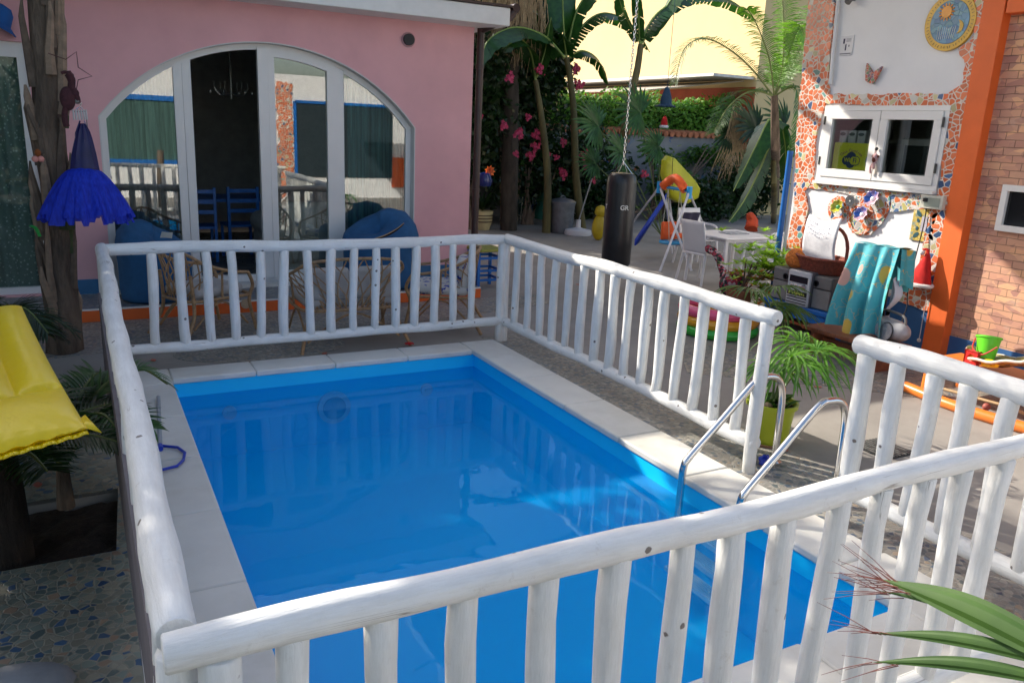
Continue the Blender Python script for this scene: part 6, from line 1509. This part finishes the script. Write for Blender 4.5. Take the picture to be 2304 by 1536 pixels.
tag(MB().lathe([(.02, 0), (.12, .02), (.15, .12), (.10, .24), (.02, .26)], PY(1090, 408, 13.2)-V(0, 0, .1), 16).build('blue_lantern', mat('dark_blue_glass', (.01, .02, .12), .15), None), 'dark blue lantern hanging in the foliage by the house corner', 'lantern')
p = PY(1100, 385, 13.2); m = MB()
for k in range(9): a = k*.7; m.blade(p, (math.cos(a), -.4, math.sin(a)), .12, .06, (0, -1, 0), .2, 3)
tag(m.build('orange_bloom', lm('orange_bloom_petals', (.50, .06, .02), (.6, .12, .03)), None, smooth=0), 'single orange bloom beside the rain pipe foliage', 'flower')
# yellow pedal toy behind the bag
q = G(1345, 540, 0); T = thing('yellow_ride_toy', 'upright yellow plastic toy beside the punch bag', 'toy', tuple(q)); YT = mat('toy_yellow_plastic', (.50, .36, .01), .4)
MB().ell(q+V(0, 0, .24), (.14, .12, .25)).build('body', YT, T); MB().ell(q+V(.02, 0, .55), (.12, .10, .12)).build('head', YT, T)
# swing set and slide
AL, AR = PY(1484, 418, 10.7), PY(1551, 430, 10.1)
T = thing('swing_set', 'small toddler swing frame with blue joints and white legs', 'swing', (AL.x, AL.y, 0))
WP_ = mat('white_tube', (.55, .55, .60), .4)
SB = mat('swing_blue', (.01, .28, .60), .4); SO = mat('swing_orange', (.72, .10, .01), .45)
for a_, feet in ((AL, [(1400, 532), (1556, 610)]), (AR, [(1484, 612), (1600, 545)])):
    for f_ in feet:
        g_ = G(*f_, 0); MB().tube([a_, a_.lerp(g_, .12)+V(0, 0, -.02), g_], .019, 8).build('leg', WP_, T)
    MB().tube([a_+V(0, 0, .07), a_+V(0, 0, -.12)], .045, 12).build('joint', SB, T)
MB().tube([AL, AR], .025, 8).build('cross_bar', SB, T)
mid = (AL+AR)/2; MB().tube(spline([AL.lerp(AR, .12)+V(0, 0, .0), mid+V(0, 0, .16), AL.lerp(AR, .88)+V(0, 0, .0)], 5), .075, 10).build('orange_hood', SO, T)
sc0 = PY(1512, 545, 10.2); 
MB().box(sc0, (.34, .26, .06)).build('seat_base', SB, T, bevel=.02); MB().box(sc0+V(0, .11, .17), (.30, .05, .30)).build('seat_back', SO, T, bevel=.02); MB().box(sc0+V(0, -.12, .12), (.30, .04, .09)).build('safety_bar', SO, T, bevel=.015)
for k, sx_ in enumerate((-1, 1)):
    for sy_ in (-1, 1): MB().tube([sc0+V(sx_*.15, sy_*.11, .02), AL.lerp(AR, .3 if sx_ < 0 else .7)], .006, 5).build('rope', mat('pale_rope', (.45, .45, .35), .9), T)
T = thing('toddler_slide', 'blue plastic toddler slide behind the swing frame', 'slide', tuple(G(1450, 560, 0)))
s0, s1 = PY(1502, 445, 11.3), PY(1432, 548, 10.9)
m = MB(); sdv = V(.17, .17, 0)
m.add([s0-sdv, s0+sdv, s1+sdv, s1-sdv, s0-sdv+V(0, 0, .1), s0+sdv+V(0, 0, .1), s1+sdv+V(0, 0, .1), s1-sdv+V(0, 0, .1)], [(0, 1, 2, 3), (0, 3, 7, 4), (1, 5, 6, 2)]); m.build('chute', mat('slide_blue', (.005, .04, .42), .4), T, solid=.02)
for e in (-1, 1): MB().tube([s0+sdv*e, V(s0.x, s0.y, 0)+sdv*e+V(.25, 0, 0)], .02, 8).build('ladder_leg', WP_, T)
p0 = PX(1475, 430, 8.95); 
# lime float
T = thing('lime_float', 'yellow green inflatable float standing behind the swing', 'float', tuple(PY(1530, 450, 11.2)))
ft = [(1492, 360), (1500, 350), (1514, 355), (1535, 378), (1560, 405), (1572, 425), (1568, 445), (1545, 458), (1520, 455), (1505, 445), (1495, 420), (1489, 390)]
m = MB(); cc_ = PY(1530, 410, 11.2)
def fl_(u, v):
    k = u*len(ft); i = int(k) % len(ft); t_ = k-int(k); a = Vector((*ft[i], 0)).lerp(Vector((*ft[(i+1) % len(ft)], 0)), t_); e = PY(a.x, a.y, 11.2)
    return cc_.lerp(e, math.sin(v*PI/2)**.8)+V(0, -.13*math.cos(v*PI/2)**.6, 0)
m.grid(fl_, 48, 8)
def fl2(u, v): p_ = fl_(u, v); return V(p_.x, 11.2+(11.2-p_.y), p_.z)
m.grid(fl2, 48, 8); m.build('air_body', mat('lime_vinyl', (.42, .42, .01), .4), T, smooth=60)
MB().tube([PY(1514, 356, 11.04), PY(1512, 400, 11.03), PY(1516, 430, 11.05)], .008, 5).build('seam', mat('olive_seam', (.15, .17, .01)), T)
# white garden furniture
def wchair(lab, loc, rz, round_=False):
    T = thing('garden_chair', lab, 'chair', loc, rz, 'white plastic garden chairs')
    for sx_ in (-1, 1):
        MB().tube([(sx_*.20, .20, .64), (sx_*.22, .22, .42), (sx_*.25, .25, 0)], [.018, .02, .017], 8).build('leg', WPL, T, world=False)
        MB().tube([(sx_*.20, -.20, .42), (sx_*.24, -.27, 0)], [.022, .017], 8).build('leg', WPL, T, world=False)
        MB().tube(spline([(sx_*.20, .20, .64), (sx_*.235, .05, .655), (sx_*.22, -.22, .66)], 4), .018, 8).build('armrest', WPL, T, world=False)
    MB().box((0, 0, .43), (.42, .44, .03)).build('seat', WPL, T, world=False, bevel=.01)
    def bk(u, v): return V(-.21+.42*u, -.20-.11*v-.03*(0 if not round_ else -math.sin(PI*u)*-1.5), .43+.46*v+(.10*math.sin(PI*u)*v if round_ else 0))
    MB().grid(bk, 12, 8).build('backrest', WPL, T, world=False, solid=.018)
    return T
tt = G(1645, 528, .70)
wchair('white garden chair seen side on, nearest the swing frame', (7.78, 8.72, 0), rad(-82))
wchair('white garden chair behind the table with dark cloth on its back', (8.75, 10.0, 0), rad(175))
wchair('white round backed garden chair nearest the viewer with patterned scarf', (8.15, 7.95, 0), rad(30), True)
wchair('white garden chair at the far right of the table next to the blue pole', (9.35, 8.6, 0), rad(80))
T = thing('garden_table', 'white plastic garden table between the white chairs', 'table', (tt.x, tt.y, 0))
MB().box((tt.x, tt.y, .70), (.95, .85, .03)).build('table_top', WPL, T, bevel=.01); MB().box((tt.x, tt.y, .665), (.85, .75, .035)).build('apron', WPL, T)
for a_ in (-1, 1):
    for b_ in (-1, 1): MB().tube([(tt.x+a_*.40, tt.y+b_*.35, .68), (tt.x+a_*.43, tt.y+b_*.38, 0)], [.03, .022], 8).build('leg', WPL, T)
tag(MB().box((tt.x+.05, tt.y, .724), (.35, .25, .012)).build('folded_cloth', mat('grey_table_cloth', (.3, .31, .33), .9, .4, 20), None), 'grey cloth folded on the white garden table', 'cloth')
def dc(u, v): return V(8.75-.17+.34*u, 10.0+.22+.10*(1-v)+.015*math.sin(u*12), .55+.28*v)
tag(MB().grid(lambda u, v: dc(u, v)+V(0, -.04, 0), 14, 8).build('dark_shirt', mat('dark_violet_cloth', (.035, .03, .06), .9), None), 'dark violet cloth hanging on the chair behind the table', 'cloth')
SC = mosaic('floral_scarf', 30, [(4, (.40, .03, .07)), (3, (.02, .02, .03)), (2, (.50, .36, .40)), (1, (.05, .12, .08))], (.10, .02, .04), .02, rough=.9)
T = thing('floral_scarf', 'dark red floral scarf tied over the round backed garden chair', 'scarf', tuple(G(1640, 640, .4)))
sx0 = PX(1598, 565, 7.55)
sp_l = spline([PX(1592, 560, 7.62), PX(1612, 572, 7.60), PX(1622, 600, 7.55), PX(1630, 625, 7.5)], 5)
MB().tube(sp_l, [.05-.0*i for i in range(len(sp_l))], 10, wob=.3, rnd=random.Random(4)).build('hanging_end', SC, T)
MB().ell(PX(1650, 640, 7.2), (.16, .20, .17), 18).build('bundled_end', SC, T)
# red white gnome-like pennant and blue hat in hedge area
p = PY(1494, 283, 16.7); T = thing('red_hat', 'small red and white hat on the garden wall coping', 'hat', tuple(p))
MB().lathe([(.09, .0), (.085, .08), (.05, .20), (.001, .24)], p, 16).build('cone', RED, T); MB().lathe([(.10, -.06), (.12, -.03), (.10, .01)], p, 16).build('brim', WF, T)
p = PY(1498, 235, 12.6); T = thing('blue_bird_feeder', 'dark blue hanging hat shape in front of the hedge', 'feeder', tuple(p)); DB = mat('dark_blue_felt', (.015, .05, .10), .8)
MB().lathe([(.19, -.05), (.20, -.03), (.11, .0), (.10, .12), (.04, .30), (.001, .32)], p, 20).build('crown', DB, T); MB().tube([p+V(0, 0, .3), p+V(0, 0, 2.2)], .005, 5).build('string', DB, T)
p = G(1770, 480, 0); tag(MB().tube(spline([PY(1690, 515, 9.9), PY(1692, 498, 9.95), PY(1684, 480, 10)], 4), [.11, .11, .1, .1, .09, .08, .07, .06, .04], 12, wob=.15, rnd=random.Random(3)).build('orange_bag', mat('orange_cloth', (.45, .05, .01), .8), None), 'orange cloth bag standing behind the white garden table', 'bag')

# ------------------------------------------------------------ foreground palm leaves at the bottom right
T = thing('foreground_palm', 'green palm leaves with brown thread tips reaching in at the bottom right', 'palm', (1.55, .35, 0))
MB().tube(spline([(1.55, .35, 0), (1.56, .33, .7), (1.60, .30, 1.25)], 5), .07, 12, wob=.1, rnd=random.Random(2)).build('trunk', BARK, T)
FL = lm('near_palm_leaf', (.022, .065, .006), (.05, .115, .012), trans=.15, rough=.6)
def dp(px, py, d): return ray(px, py).normalized()*d+V(0, 0, CH)
hub = V(1.62, .30, 1.28)
def nearleaf(px, py, d, pxr, pyr, dr, w_, threads, seed):
    tip = dp(px, py, d); root = dp(pxr, pyr, dr); R = random.Random(seed); n = 22
    ax_ = (tip-root).normalized(); vw = (tip-V(0, 0, CH)).normalized(); sd = ax_.cross(vw).normalized(); m = MB(); vs = []
    for i in range(n+1):
        s_ = i/n; wv_ = w_*(1-s_**3.2)**.8*(.55+.75*math.sin(PI*s_)**.8); c = root.lerp(tip, s_)+V(0, 0, .012*math.sin(PI*s_))
        for j in range(7):
            o = (j-3)/3; vs.append(c+sd*wv_*o*.5+vw*(.20*wv_*abs(o)+.05*wv_*(j % 2)))
    fs = [(i*7+j, i*7+j+1, (i+1)*7+j+1, (i+1)*7+j) for i in range(n) for j in range(6)]
    m.add(vs, fs); m.build('leaf_segment', FL, T, smooth=20)
    m = MB()
    for k in range(threads):
        s_ = R.uniform(.82, 1.0); c = root.lerp(tip, s_)+sd*w_*R.uniform(-.35, .35)*(1-s_**3); d_ = (ax_+sd*R.uniform(-.45, .45)+vw*R.uniform(-.2, .2)).normalized(); L = R.uniform(.03, .09)
        m.tube([c, c+d_*L*.5, c+d_*L+V(0, 0, -.004)], [.0008, .0006, .0003], 3, cap=False)
    m.build('thread_tips', mat('red_brown_thread', (.12, .03, .02), .7), T)
nearleaf(1985, 1303, 1.20, 2420, 1500, 1.12, .030, 20, 1)
nearleaf(1975, 1328, 1.22, 2400, 1470, 1.16, .010, 8, 5)
nearleaf(1965, 1424, 1.20, 2400, 1500, 1.14, .0145, 6, 2)
nearleaf(1962, 1489, 1.20, 2400, 1540, 1.15, .0145, 5, 3)
# dark leaf tips near rain pipe top left corner etc. are part of the shrubs
# handle ends: tiny grey pillow at the bottom left corner
p = G(20, 1530, 0); tag(MB().ell(G(10, 1560, .05), (.22, .14, .06)).build('grey_stone', mat('grey_stone', (.30, .29, .28), .8, .2), None), 'smooth grey stone at the bottom left corner of the paving', 'stone')
